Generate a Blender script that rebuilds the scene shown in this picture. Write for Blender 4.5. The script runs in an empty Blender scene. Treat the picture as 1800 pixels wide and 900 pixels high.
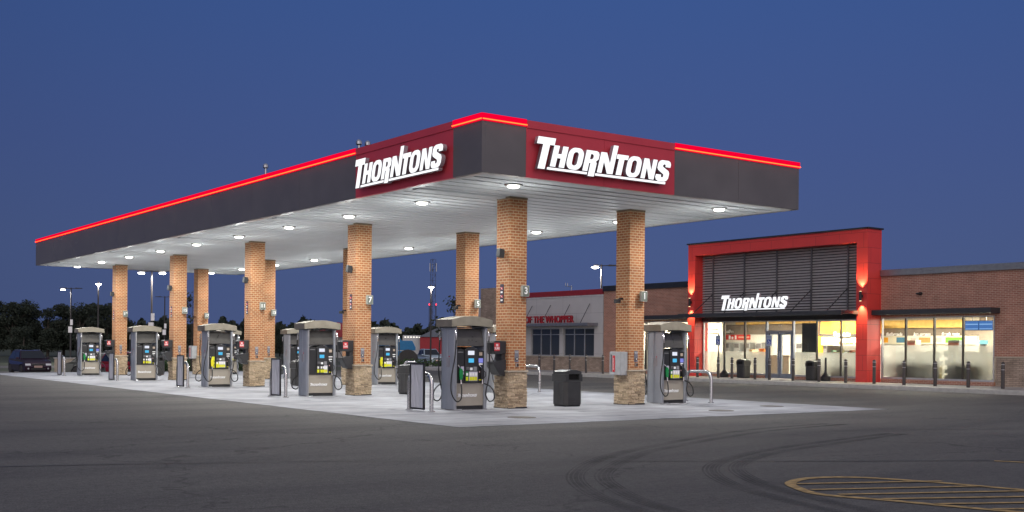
import bpy, bmesh, math, random
from math import radians as R, sin, cos, pi
from mathutils import Vector, Matrix
random.seed(7)
sc = bpy.context.scene
C = sc.collection
# ------------------------------------------------------------------ camera
YAW, ROLL, EYE = .6326, .0091, 1.4726
cam = bpy.data.cameras.new('camera'); camo = bpy.data.objects.new('camera', cam); C.objects.link(camo)
cam.sensor_width = 36; cam.lens = 36*1977.48/1800; cam.shift_y = 158.66/1800
cam.clip_start = .1; cam.clip_end = 4000
fw = Vector((sin(YAW), cos(YAW), 0)); rt = Vector((cos(YAW), -sin(YAW), 0)); up = Vector((0, 0, 1))
r2 = rt*cos(ROLL)+up*sin(ROLL); u2 = -rt*sin(ROLL)+up*cos(ROLL)
M = Matrix((r2, u2, -fw)).transposed().to_4x4(); M.translation = (0, 0, EYE)
camo.matrix_world = M
sc.camera = camo
# ------------------------------------------------------------------ dusk sky
w = bpy.data.worlds.new('World'); sc.world = w; w.use_nodes = True
nt = w.node_tree; N = nt.nodes; L = nt.links
for n in list(N): N.remove(n)
def wn(t, **k):
    n = N.new(t)
    for a, b in k.items(): setattr(n, a, b)
    return n
out = wn('ShaderNodeOutputWorld'); bg = wn('ShaderNodeBackground'); L.new(bg.outputs[0], out.inputs[0])
tc = wn('ShaderNodeTexCoord'); sx = wn('ShaderNodeSeparateXYZ'); L.new(tc.outputs['Generated'], sx.inputs[0])
# elevation: blue dusk from the horizon up, paler overhead
rp = wn('ShaderNodeValToRGB'); L.new(sx.outputs[2], rp.inputs[0])
cr = rp.color_ramp
cr.elements[0].position = 0.0; cr.elements[0].color = (.064, .092, .212, 1)
cr.elements[1].position = 1.0; cr.elements[1].color = (.30, .32, .40, 1)
for p, c in ((.08, (.062, .095, .228, 1)), (.17, (.054, .091, .248, 1)), (.30, (.043, .092, .272, 1)), (.55, (.15, .18, .28, 1))):
    e = cr.elements.new(p); e.color = c
# afterglow of the set sun, low in the sky behind the viewer
dv = Vector((-.48, -.86, .14)).normalized()
dt = wn('ShaderNodeVectorMath', operation='DOT_PRODUCT'); L.new(tc.outputs['Generated'], dt.inputs[0]); dt.inputs[1].default_value = dv
mr = wn('ShaderNodeMapRange'); L.new(dt.outputs['Value'], mr.inputs[0])
mr.inputs[1].default_value = .25; mr.inputs[2].default_value = 1.0; mr.inputs[3].default_value = 0; mr.inputs[4].default_value = 1
mr.interpolation_type = 'SMOOTHSTEP'
mx = wn('ShaderNodeMixRGB', blend_type='ADD'); mx.inputs[0].default_value = 1
gl = wn('ShaderNodeMixRGB', blend_type='MULTIPLY'); gl.inputs[0].default_value = 1
gl.inputs[2].default_value = (1.22, 1.06, .98, 1); L.new(mr.outputs[0], gl.inputs[1])
d2 = wn('ShaderNodeVectorMath', operation='DOT_PRODUCT'); L.new(tc.outputs['Generated'], d2.inputs[0]); d2.inputs[1].default_value = (sin(.80), cos(.80), 0)
m2_ = wn('ShaderNodeMapRange'); L.new(d2.outputs['Value'], m2_.inputs[0]); m2_.inputs[1].default_value = .78; m2_.inputs[2].default_value = 1.0; m2_.inputs[3].default_value = .84; m2_.inputs[4].default_value = 1.05
sk = wn('ShaderNodeVectorMath', operation='SCALE'); L.new(rp.outputs[0], sk.inputs[0]); L.new(m2_.outputs[0], sk.inputs['Scale'])
L.new(sk.outputs[0], mx.inputs[1]); L.new(gl.outputs[0], mx.inputs[2]); L.new(mx.outputs[0], bg.inputs[0])
bg.inputs[1].default_value = 1.0
sc.view_settings.view_transform = 'Standard'; sc.view_settings.look = 'None'
sc.view_settings.exposure = 0; sc.view_settings.gamma = 1; sc.view_settings.use_curve_mapping = False
sc.cycles.use_denoising = True
sc.cycles.max_bounces = 6; sc.cycles.diffuse_bounces = 3; sc.cycles.glossy_bounces = 3; sc.cycles.transmission_bounces = 4
sc.cycles.transparent_max_bounces = 10; sc.cycles.sample_clamp_indirect = 4
sc.cycles.caustics_reflective = False; sc.cycles.caustics_refractive = False

# ------------------------------------------------------------------ materials
MATS = {}
def mat(name, col, rough=.6, metal=0., var=.12, scale=6., emit=None, es=1., bump=0., spec=.5, alpha=None):
    if name in MATS: return MATS[name]
    m = bpy.data.materials.new(name); m.use_nodes = True; t = m.node_tree
    b = t.nodes['Principled BSDF']; b.inputs['Roughness'].default_value = rough; b.inputs['Metallic'].default_value = metal
    b.inputs['Specular IOR Level'].default_value = spec
    b.inputs['Base Color'].default_value = (*col, 1)
    if var:
        g = t.nodes.new('ShaderNodeNewGeometry')
        no = t.nodes.new('ShaderNodeTexNoise'); no.inputs['Scale'].default_value = scale; no.inputs['Detail'].default_value = 5
        t.links.new(g.outputs['Position'], no.inputs['Vector'])
        mrn = t.nodes.new('ShaderNodeMapRange'); mrn.inputs[1].default_value = .3; mrn.inputs[2].default_value = .7
        mrn.inputs[3].default_value = 1-var; mrn.inputs[4].default_value = 1+var
        t.links.new(no.outputs[0], mrn.inputs[0])
        mm = t.nodes.new('ShaderNodeVectorMath'); mm.operation = 'SCALE'; mm.inputs[0].default_value = col
        t.links.new(mrn.outputs[0], mm.inputs['Scale']); t.links.new(mm.outputs[0], b.inputs['Base Color'])
        mr2 = t.nodes.new('ShaderNodeMapRange'); mr2.inputs[3].default_value = max(.02, rough-.08); mr2.inputs[4].default_value = min(1, rough+.08)
        t.links.new(no.outputs[0], mr2.inputs[0]); t.links.new(mr2.outputs[0], b.inputs['Roughness'])
        if bump:
            bu = t.nodes.new('ShaderNodeBump'); bu.inputs['Strength'].default_value = bump; bu.inputs['Distance'].default_value = .02
            t.links.new(no.outputs[0], bu.inputs['Height']); t.links.new(bu.outputs[0], b.inputs['Normal'])
    if emit:
        b.inputs['Emission Color'].default_value = (*emit, 1); b.inputs['Emission Strength'].default_value = es
    MATS[name] = m; return m
def tree_of(name):
    m = bpy.data.materials.new(name); m.use_nodes = True; MATS[name] = m
    t = m.node_tree; return m, t, t.nodes, t.links, t.nodes['Principled BSDF']
def brick(name, c1, c2, mortar, bw=.205, rh=.0667, ms=.0065, rough=.85, bump=.5, squash=1., var=.35, bias=0.):
    m, t, n, l, b = tree_of(name)
    uv = n.new('ShaderNodeUVMap')
    br = n.new('ShaderNodeTexBrick'); br.inputs['Scale'].default_value = 1
    br.inputs['Brick Width'].default_value = bw; br.inputs['Row Height'].default_value = rh
    br.inputs['Mortar Size'].default_value = ms; br.inputs['Mortar Smooth'].default_value = .15; br.inputs['Bias'].default_value = bias
    br.inputs['Color1'].default_value = (*c1, 1); br.inputs['Color2'].default_value = (*c2, 1); br.inputs['Mortar'].default_value = (*mortar, 1)
    l.new(uv.outputs[0], br.inputs['Vector'])
    no = n.new('ShaderNodeTexNoise'); no.inputs['Scale'].default_value = 1.7; no.inputs['Detail'].default_value = 8; l.new(uv.outputs[0], no.inputs['Vector'])
    mr_ = n.new('ShaderNodeMapRange'); mr_.inputs[1].default_value = .3; mr_.inputs[2].default_value = .7; mr_.inputs[3].default_value = 1-var/2; mr_.inputs[4].default_value = 1+var/2
    l.new(no.outputs[0], mr_.inputs[0])
    sc_ = n.new('ShaderNodeVectorMath'); sc_.operation = 'SCALE'; l.new(br.outputs['Color'], sc_.inputs[0]); l.new(mr_.outputs[0], sc_.inputs['Scale'])
    l.new(sc_.outputs[0], b.inputs['Base Color']); b.inputs['Roughness'].default_value = rough
    bu = n.new('ShaderNodeBump'); bu.inputs['Strength'].default_value = bump; bu.inputs['Distance'].default_value = .01; bu.invert = True
    l.new(br.outputs['Fac'], bu.inputs['Height']); l.new(bu.outputs[0], b.inputs['Normal'])
    return m
def island_mat(name, cols, rough=.85):
    m, t, n, l, b = tree_of(name)
    g = n.new('ShaderNodeNewGeometry'); r = n.new('ShaderNodeValToRGB'); r.color_ramp.interpolation = 'LINEAR'
    e = r.color_ramp.elements
    e[0].color = (*cols[0], 1); e[1].color = (*cols[-1], 1)
    for i, c in enumerate(cols[1:-1]): x = e.new((i+1)/(len(cols)-1)); x.color = (*c, 1)
    l.new(g.outputs['Random Per Island'], r.inputs[0])
    no = n.new('ShaderNodeTexNoise'); no.inputs['Scale'].default_value = 25; no.inputs['Detail'].default_value = 6; l.new(g.outputs['Position'], no.inputs['Vector'])
    mm = n.new('ShaderNodeMapRange'); mm.inputs[1].default_value = .3; mm.inputs[2].default_value = .7; mm.inputs[3].default_value = .7; mm.inputs[4].default_value = 1.25; l.new(no.outputs[0], mm.inputs[0])
    s = n.new('ShaderNodeVectorMath'); s.operation = 'SCALE'; l.new(r.outputs[0], s.inputs[0]); l.new(mm.outputs[0], s.inputs['Scale'])
    l.new(s.outputs[0], b.inputs['Base Color']); b.inputs['Roughness'].default_value = rough
    bu = n.new('ShaderNodeBump'); bu.inputs['Strength'].default_value = .6; bu.inputs['Distance'].default_value = .01; l.new(no.outputs[0], bu.inputs['Height']); l.new(bu.outputs[0], b.inputs['Normal'])
    return m
def emis(name, col, s):
    m = bpy.data.materials.new(name); m.use_nodes = True; t = m.node_tree; t.nodes.clear()
    e = t.nodes.new('ShaderNodeEmission'); e.inputs[0].default_value = (*col, 1); e.inputs[1].default_value = s
    o = t.nodes.new('ShaderNodeOutputMaterial'); t.links.new(e.outputs[0], o.inputs[0]); MATS[name] = m; return m
def glass(name, tint=(1, 1, 1), refl=.12, rough=.0):
    m = bpy.data.materials.new(name); m.use_nodes = True; t = m.node_tree; t.nodes.clear()
    tr = t.nodes.new('ShaderNodeBsdfTransparent'); tr.inputs[0].default_value = (*tint, 1)
    g = t.nodes.new('ShaderNodeBsdfGlossy'); g.inputs['Roughness'].default_value = rough
    fr = t.nodes.new('ShaderNodeFresnel'); fr.inputs[0].default_value = 1.5
    mx_ = t.nodes.new('ShaderNodeMixShader'); o = t.nodes.new('ShaderNodeOutputMaterial')
    ge = t.nodes.new('ShaderNodeNewGeometry'); iv = t.nodes.new('ShaderNodeMath'); iv.operation = 'SUBTRACT'; iv.inputs[0].default_value = 1; t.links.new(ge.outputs['Backfacing'], iv.inputs[1])
    mu = t.nodes.new('ShaderNodeMath'); mu.operation = 'MULTIPLY'; t.links.new(fr.outputs[0], mu.inputs[0]); t.links.new(iv.outputs[0], mu.inputs[1])
    t.links.new(mu.outputs[0], mx_.inputs[0]); t.links.new(tr.outputs[0], mx_.inputs[1]); t.links.new(g.outputs[0], mx_.inputs[2]); t.links.new(mx_.outputs[0], o.inputs[0])
    MATS[name] = m; return m
def asphalt(name, base, dark):
    m, t, n, l, b = tree_of(name)
    g = n.new('ShaderNodeNewGeometry')
    mp = n.new('ShaderNodeMapping'); mp.inputs['Rotation'].default_value = (0, 0, .5); mp.inputs['Scale'].default_value = (.25, 1.0, 1); l.new(g.outputs['Position'], mp.inputs[0])
    a = n.new('ShaderNodeTexNoise'); a.inputs['Scale'].default_value = .55; a.inputs['Detail'].default_value = 9; a.inputs['Roughness'].default_value = .62; l.new(mp.outputs[0], a.inputs[0])
    f = n.new('ShaderNodeTexNoise'); f.inputs['Scale'].default_value = 55; f.inputs['Detail'].default_value = 4; l.new(g.outputs['Position'], f.inputs[0])
    v = n.new('ShaderNodeTexVoronoi'); v.inputs['Scale'].default_value = 90; l.new(g.outputs['Position'], v.inputs[0])
    r = n.new('ShaderNodeValToRGB'); l.new(a.outputs[0], r.inputs[0]); r.color_ramp.elements[0].position = .33; r.color_ramp.elements[1].position = .68
    r.color_ramp.elements[0].color = (*dark, 1); r.color_ramp.elements[1].color = (*base, 1)
    mm = n.new('ShaderNodeMapRange'); mm.inputs[1].default_value = .3; mm.inputs[2].default_value = .7; mm.inputs[3].default_value = .55; mm.inputs[4].default_value = 1.5; l.new(f.outputs[0], mm.inputs[0])
    s = n.new('ShaderNodeVectorMath'); s.operation = 'SCALE'; l.new(r.outputs[0], s.inputs[0]); l.new(mm.outputs[0], s.inputs['Scale'])
    f2 = n.new('ShaderNodeTexNoise'); f2.inputs['Scale'].default_value = 11; f2.inputs['Detail'].default_value = 6; f2.inputs['Roughness'].default_value = .75; l.new(g.outputs['Position'], f2.inputs[0])
    m3 = n.new('ShaderNodeMapRange'); m3.inputs[1].default_value = .33; m3.inputs[2].default_value = .67; m3.inputs[3].default_value = .72; m3.inputs[4].default_value = 1.3; l.new(f2.outputs[0], m3.inputs[0])
    v2 = n.new('ShaderNodeTexVoronoi'); v2.inputs['Scale'].default_value = 7; l.new(g.outputs['Position'], v2.inputs[0])
    m4 = n.new('ShaderNodeMapRange'); m4.inputs[1].default_value = .03; m4.inputs[2].default_value = .09; m4.inputs[3].default_value = 2.1; m4.inputs[4].default_value = 1.0; l.new(v2.outputs['Distance'], m4.inputs[0])
    m5 = n.new('ShaderNodeMath'); m5.operation = 'MULTIPLY'; l.new(m3.outputs[0], m5.inputs[0]); l.new(m4.outputs[0], m5.inputs[1])
    v3 = n.new('ShaderNodeTexVoronoi'); v3.feature = 'DISTANCE_TO_EDGE'; v3.inputs['Scale'].default_value = .16
    nz = n.new('ShaderNodeTexNoise'); nz.inputs['Scale'].default_value = 1.3; nz.inputs['Detail'].default_value = 7; l.new(g.outputs['Position'], nz.inputs[0])
    ad = n.new('ShaderNodeVectorMath'); ad.operation = 'MULTIPLY_ADD'; l.new(nz.outputs['Color'], ad.inputs[0]); ad.inputs[1].default_value = (1.6, 1.6, 0); l.new(g.outputs['Position'], ad.inputs[2]); l.new(ad.outputs[0], v3.inputs[0])
    m6 = n.new('ShaderNodeMapRange'); m6.inputs[1].default_value = .0; m6.inputs[2].default_value = .006; m6.inputs[3].default_value = .55; m6.inputs[4].default_value = 1; l.new(v3.outputs['Distance'], m6.inputs[0])
    m7 = n.new('ShaderNodeMath'); m7.operation = 'MULTIPLY'; l.new(m5.outputs[0], m7.inputs[0]); l.new(m6.outputs[0], m7.inputs[1])
    s2 = n.new('ShaderNodeVectorMath'); s2.operation = 'SCALE'; l.new(s.outputs[0], s2.inputs[0]); l.new(m7.outputs[0], s2.inputs['Scale']); l.new(s2.outputs[0], b.inputs['Base Color'])
    b.inputs['Roughness'].default_value = .78; b.inputs['Specular IOR Level'].default_value = .35
    bu = n.new('ShaderNodeBump'); bu.inputs['Strength'].default_value = .5; bu.inputs['Distance'].default_value = .01; l.new(v.outputs['Distance'], bu.inputs['Height']); l.new(bu.outputs[0], b.inputs['Normal'])
    return m
def concrete(name, base, jx=3.2, jy=3.76, ox=0, oy=0, stain=.3):
    m, t, n, l, b = tree_of(name)
    g = n.new('ShaderNodeNewGeometry')
    mp = n.new('ShaderNodeMapping'); mp.inputs['Location'].default_value = (-ox, -oy, 0); l.new(g.outputs['Position'], mp.inputs[0])
    br = n.new('ShaderNodeTexBrick'); br.offset = 0; br.inputs['Scale'].default_value = 1; br.inputs['Brick Width'].default_value = jx; br.inputs['Row Height'].default_value = jy
    br.inputs['Mortar Size'].default_value = .014; br.inputs['Mortar Smooth'].default_value = 0
    c = Vector(base)
    br.inputs['Color1'].default_value = (*(c*1.05), 1); br.inputs['Color2'].default_value = (*(c*.93), 1); br.inputs['Mortar'].default_value = (*(c*.35), 1)
    l.new(mp.outputs[0], br.inputs['Vector'])
    a = n.new('ShaderNodeTexNoise'); a.inputs['Scale'].default_value = .5; a.inputs['Detail'].default_value = 10; a.inputs['Roughness'].default_value = .65; l.new(mp.outputs[0], a.inputs[0])
    mm = n.new('ShaderNodeMapRange'); mm.inputs[1].default_value = .35; mm.inputs[2].default_value = .65; mm.inputs[3].default_value = 1-stain; mm.inputs[4].default_value = 1+stain*.3; l.new(a.outputs[0], mm.inputs[0])
    s = n.new('ShaderNodeVectorMath'); s.operation = 'SCALE'; l.new(br.outputs['Color'], s.inputs[0]); l.new(mm.outputs[0], s.inputs['Scale'])
    mq = n.new('ShaderNodeMapping'); mq.inputs['Scale'].default_value = (.35, 2.2, 1); l.new(g.outputs['Position'], mq.inputs[0])
    q1 = n.new('ShaderNodeTexNoise'); q1.inputs['Scale'].default_value = .9; q1.inputs['Detail'].default_value = 8; q1.inputs['Roughness'].default_value = .7; l.new(mq.outputs[0], q1.inputs[0])
    q2 = n.new('ShaderNodeMapRange'); q2.inputs[1].default_value = .38; q2.inputs[2].default_value = .6; q2.inputs[3].default_value = .74; q2.inputs[4].default_value = 1.08; l.new(q1.outputs[0], q2.inputs[0])
    q3 = n.new('ShaderNodeTexVoronoi'); q3.inputs['Scale'].default_value = 1.1; l.new(g.outputs['Position'], q3.inputs[0])
    q4 = n.new('ShaderNodeMapRange'); q4.inputs[1].default_value = .06; q4.inputs[2].default_value = .16; q4.inputs[3].default_value = .45; q4.inputs[4].default_value = 1; l.new(q3.outputs['Distance'], q4.inputs[0])
    q5 = n.new('ShaderNodeMath'); q5.operation = 'MULTIPLY'; l.new(q2.outputs[0], q5.inputs[0]); l.new(q4.outputs[0], q5.inputs[1])
    s2 = n.new('ShaderNodeVectorMath'); s2.operation = 'SCALE'; l.new(s.outputs[0], s2.inputs[0]); l.new(q5.outputs[0], s2.inputs['Scale']); l.new(s2.outputs[0], b.inputs['Base Color'])
    b.inputs['Roughness'].default_value = .7
    return m

M_brick = brick('orange_brick', (.44, .17, .065), (.33, .115, .045), (.56, .40, .24), .150, .0667, .0095)
M_sbrick = brick('brown_brick', (.47, .21, .14), (.36, .15, .10), (.60, .45, .36), ms=.0085, var=.25)
M_stone = island_mat('ledge_stone', [(.28, .21, .14), (.56, .43, .28), (.40, .31, .21), (.66, .52, .36), (.50, .39, .26)])
M_cap = mat('limestone', (.46, .40, .31), .8, bump=.3)
M_grey = mat('fascia_grey', (.155, .147, .150), .42, var=.10, scale=1.2)
M_red = mat('fascia_red', (.66, .062, .088), .42, var=.07, scale=1.2)
M_white = mat('ceiling_white', (.82, .85, .87), .62, var=.05, scale=.8, spec=.25)
M_trim = mat('white_trim', (.7, .7, .7), .4)
M_asph = asphalt('asphalt', (.135, .130, .120), (.078, .075, .074))
M_conc = concrete('forecourt_concrete', (.345, .355, .395), 3.2, 3.76, 11.2, 16.87, .42)
M_walk = concrete('sidewalk_concrete', (.46, .44, .42), 1.6, 1.5)
M_kerb = mat('kerb_concrete', (.48, .47, .45), .8)
M_alu = mat('aluminium', (.50, .51, .53), .32, .85, .05)
M_steel = mat('stainless', (.62, .62, .62), .25, 1., .05)
M_silver = mat('dispenser_silver', (.40, .43, .48), .38, .2, .05, 3)
M_taupe = mat('dispenser_taupe', (.40, .36, .30), .4, .15, .05, 3)
M_black = mat('black_plastic', (.022, .022, .024), .4, 0, .1)
M_dark = mat('dark_bronze', (.045, .043, .045), .5, .2, .1)
M_rubber = mat('rubber', (.018, .018, .018), .55)
M_face = emis('sign_face', (.95, .97, 1), 1.22)
M_ret = mat('letter_return', (.42, .36, .40), .4, .1, .05)
M_core = emis('led_core', (1, .06, .012), 7)
M_glow = emis('strip_glow_red', (1, .0, .035), .95)  # red glow of the strip on the fascia top, put in as emission
M_lens = emis('lamp_lens', (1, .98, .88), 9.)
M_pole = mat('pole_bronze', (.05, .045, .045), .5, .3)
M_portal = brick('portal_red', (.74, .058, .050), (.71, .055, .048), (.40, .03, .03), 1.2, .62, .008, .45, .15, var=.08)
M_louver = mat('louver_grey', (.44, .415, .41), .5, .1, .08)
M_coping = mat('coping_metal', (.30, .31, .33), .35, .7, .1)
M_glass = glass('clear_glass', (.95, .97, .96))
M_text = mat('white_vinyl', (.9, .9, .9), .5, 0, 0)
M_yel = mat('safety_yellow', (.75, .75, .02), .4, 0, .05)
M_green = mat('nozzle_green', (.01, .22, .06), .35, 0, .05)
M_nyel = mat('nozzle_yellow', (.8, .72, .02), .35, 0, .05)
M_paint = mat('line_paint', (.42, .285, .115), .85, 0, .45, 9)
M_lcdw = emis('lcd_white', (.85, .88, 1), .95); M_lcdc = emis('lcd_cyan', (.10, .55, .9), .95); M_lcdp = emis('lcd_violet', (.28, .30, .85), .8)
M_redst = mat('red_sticker', (.6, .03, .04), .5, 0, 0)
M_foil = mat('crinkled_film', (.5, .52, .56), .18, .55, .15, 2.5, bump=.0)

# ------------------------------------------------------------------ mesh helpers
class MB:
    def __init__(s): s.v = []; s.f = []; s.m = []
    def quad(s, pts, m=0):
        i = len(s.v); s.v += [tuple(p) for p in pts]; s.f.append(tuple(range(i, i+len(pts)))); s.m.append(m); return s
    def box(s, x0, y0, z0, x1, y1, z1, m=0, mtx=None):
        i = len(s.v)
        P = [(x0, y0, z0), (x1, y0, z0), (x1, y1, z0), (x0, y1, z0), (x0, y0, z1), (x1, y0, z1), (x1, y1, z1), (x0, y1, z1)]
        if mtx: P = [tuple(mtx @ Vector(p)) for p in P]
        s.v += P
        for f in ((0, 3, 2, 1), (4, 5, 6, 7), (0, 1, 5, 4), (1, 2, 6, 5), (2, 3, 7, 6), (3, 0, 4, 7)): s.f.append(tuple(i+k for k in f)); s.m.append(m)
        return s
    def prism(s, poly, a, b, axis='y', m=0, mtx=None):
        # poly: 2D points; extruded from a to b along axis
        def P(p, t):
            q = {'x': (t, p[0], p[1]), 'y': (p[0], t, p[1]), 'z': (p[0], p[1], t)}[axis]
            return tuple(mtx @ Vector(q)) if mtx else q
        n = len(poly); i = len(s.v)
        s.v += [P(p, a) for p in poly]+[P(p, b) for p in poly]
        s.f.append(tuple(range(i+n-1, i-1, -1))); s.m.append(m); s.f.append(tuple(range(i+n, i+2*n))); s.m.append(m)
        for k in range(n): s.f.append((i+k, i+(k+1) % n, i+n+(k+1) % n, i+n+k)); s.m.append(m)
        return s
    def tube(s, pts, r, n=8, m=0, caps=True):
        pts = [Vector(p) for p in pts]; rs = r if isinstance(r, (list, tuple)) else [r]*len(pts)
        i0 = len(s.v); ref = None
        for k, p in enumerate(pts):
            d = (pts[min(k+1, len(pts)-1)]-pts[max(k-1, 0)]).normalized()
            if ref is None: ref = Vector((0, 0, 1)) if abs(d.z) < .9 else Vector((1, 0, 0))
            a = d.cross(ref).normalized(); b = d.cross(a).normalized(); ref = a.cross(d)
            for q in range(n):
                t = 2*pi*q/n; s.v.append(tuple(p+(a*cos(t)+b*sin(t))*rs[k]))
        for k in range(len(pts)-1):
            for q in range(n):
                A = i0+k*n+q; B = i0+k*n+(q+1) % n; s.f.append((A, B, B+n, A+n)); s.m.append(m)
        if caps:
            s.f.append(tuple(i0+q for q in range(n-1, -1, -1))); s.m.append(m)
            e = i0+(len(pts)-1)*n; s.f.append(tuple(e+q for q in range(n))); s.m.append(m)
        return s
    def lathe(s, prof, c=(0, 0, 0), n=16, m=0):
        i0 = len(s.v)
        for (r, z) in prof:
            for q in range(n): t = 2*pi*q/n; s.v.append((c[0]+r*cos(t), c[1]+r*sin(t), c[2]+z))
        for k in range(len(prof)-1):
            for q in range(n):
                A = i0+k*n+q; B = i0+k*n+(q+1) % n; s.f.append((A, B, B+n, A+n)); s.m.append(m)
        s.f.append(tuple(i0+q for q in range(n-1, -1, -1))); s.m.append(m)
        e = i0+(len(prof)-1)*n; s.f.append(tuple(e+q for q in range(n))); s.m.append(m)
        return s
    def build(s, name, mats, parent=None, bevel=0, smooth=False, loc=None):
        me = bpy.data.meshes.new(name); me.from_pydata(s.v, [], s.f)
        for k in (mats if isinstance(mats, (list, tuple)) else [mats]): me.materials.append(k)
        for p, k in zip(me.polygons, s.m): p.material_index = k
        bm = bmesh.new(); bm.from_mesh(me)
        bmesh.ops.recalc_face_normals(bm, faces=bm.faces)
        if bevel:
            bmesh.ops.bevel(bm, geom=[e for e in bm.edges if len(e.link_faces) == 2 and e.calc_face_angle() > .5], offset=bevel, segments=2, affect='EDGES', profile=.6)
        uv = bm.loops.layers.uv.new('UVMap')
        for f in bm.faces:
            n = f.normal; ax = max(range(3), key=lambda q: abs(n[q]))
            for lp in f.loops:
                c = lp.vert.co
                lp[uv].uv = (c.y, c.z) if ax == 0 else (c.x, c.z) if ax == 1 else (c.x, c.y)
            f.smooth = smooth
        bm.to_mesh(me); bm.free()
        if smooth:
            try: me.set_sharp_from_angle(angle=R(40))
            except Exception: pass
        o = bpy.data.objects.new(name, me); C.objects.link(o)
        if parent: o.parent = parent
        if loc: o.location = loc
        return o
def tag(o, label=None, cat=None, group=None, kind=None):
    for k, v in (('label', label), ('category', cat), ('group', group), ('kind', kind)):
        if v: o[k] = v
    return o
def empty(name, loc=(0, 0, 0), rz=0, label=None, cat=None, group=None):
    o = bpy.data.objects.new(name, None); C.objects.link(o); o.location = loc; o.rotation_euler = (0, 0, rz); o.empty_display_size = .1
    return tag(o, label, cat, group)
def kids(o): return [c for c in bpy.data.objects if c.parent == o]
def copy_tree(o, parent=None):
    c = o.copy(); C.objects.link(c); c.parent = parent
    for k in list(o.children): copy_tree(k, c)
    return c
def place(o, loc, rz=0, label=None, group=None):
    o.location = loc; o.rotation_euler = (0, 0, rz)
    if label: o['label'] = label
    if group: o['group'] = group
    return o
ORI = {'S': Matrix(((1, 0, 0), (0, 0, -1), (0, 1, 0))), 'W': Matrix(((0, 0, -1), (-1, 0, 0), (0, 1, 0))),
       'N': Matrix(((-1, 0, 0), (0, 0, 1), (0, 1, 0)))}
def curve_mesh(name, splines, depth, mats, loc, ori, parent=None, z0=0):
    cu = bpy.data.curves.new(name, 'CURVE'); cu.dimensions = '2D'; cu.fill_mode = 'BOTH'; cu.extrude = depth/2
    for pts in splines:
        sp = cu.splines.new('POLY'); sp.points.add(len(pts)-1)
        for p, q in zip(sp.points, pts): p.co = (q[0], q[1], 0, 1)
        sp.use_cyclic_u = True
    t = bpy.data.objects.new(name+'_tmp', cu); C.objects.link(t)
    me = bpy.data.meshes.new_from_object(t, depsgraph=bpy.context.evaluated_depsgraph_get())
    bpy.data.objects.remove(t); bpy.data.curves.remove(cu)
    return finish_flat(me, name, depth, mats, loc, ori, parent)
def finish_flat(me, name, depth, mats, loc, ori, parent):
    me.materials.clear()
    for k in mats: me.materials.append(k)
    if len(mats) > 1:
        for p in me.polygons: p.material_index = 0 if p.normal.z > .7 else 1
    else:
        for p in me.polygons: p.material_index = 0
    me.name = name
    o = bpy.data.objects.new(name, me); C.objects.link(o)
    o.matrix_local = ORI[ori].to_4x4(); o.location = loc
    if parent: o.parent = parent
    return o
def text(name, s, size, loc, ori, mats, depth=.004, parent=None, bold=0., align='CENTER', shear=0., space=1.):
    cu = bpy.data.curves.new(name, 'FONT'); cu.body = s; cu.size = size; cu.extrude = depth/2; cu.align_x = align; cu.align_y = 'CENTER'
    cu.offset = bold; cu.shear = shear; cu.space_character = space
    t = bpy.data.objects.new(name+'_tmp', cu); C.objects.link(t)
    me = bpy.data.meshes.new_from_object(t, depsgraph=bpy.context.evaluated_depsgraph_get())
    bpy.data.objects.remove(t); bpy.data.curves.remove(cu)
    return finish_flat(me, name, depth, mats, loc, ori, parent)
def area(name, loc, size, power, col, rot=(0, 0, 0), shape='DISK', size_y=None, spread=180, parent=None):
    l = bpy.data.lights.new(name, 'AREA'); l.energy = power; l.color = col; l.shape = shape; l.size = size; l.spread = R(spread)
    if size_y: l.size_y = size_y
    o = bpy.data.objects.new(name, l); C.objects.link(o); o.location = loc; o.rotation_euler = rot
    if parent: o.parent = parent
    return o

# ------------------------------------------------------------------ ground
YB, YC, DROP = 58., 76., -.8
def sheet(name, x0, x1, y0, y1, dz, m, kind='structure'):
    ys = sorted({y0, y1, *[y for y in (YB, (YB+YC)/2, YC) if y0 < y < y1]})
    h = lambda y: dz+(0 if y < YB else DROP*min(1, (y-YB)/(YC-YB)))
    b = MB()
    for a, c in zip(ys, ys[1:]): b.quad([(x0, a, h(a)), (x1, a, h(a)), (x1, c, h(c)), (x0, c, h(c))])
    return tag(b.build(name, m), kind=kind)
M_grass = mat('grass_ground', (.045, .055, .028), .9, 0, .4, .8)
sheet('ground', -1500, 2500, -300, 3000, -.03, M_grass)
sheet('asphalt_lot', -60, 35.6, -40, 92, 0, M_asph)
b = MB().box(11.2, 16.87, -.1, 23.9, 56.7, .006); tag(b.build('concrete_forecourt', M_conc), kind='structure')
b = MB().box(35.75, -8, -.1, 39.2, 60, .15); tag(b.build('sidewalk', M_walk), kind='structure')
b = MB().box(35.6, -8, -.1, 35.746, 60, .147); tag(b.build('kerb', M_kerb, bevel=.015), kind='structure')
sheet('road', -400, 900, 104, 114, -.015, M_asph)
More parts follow.
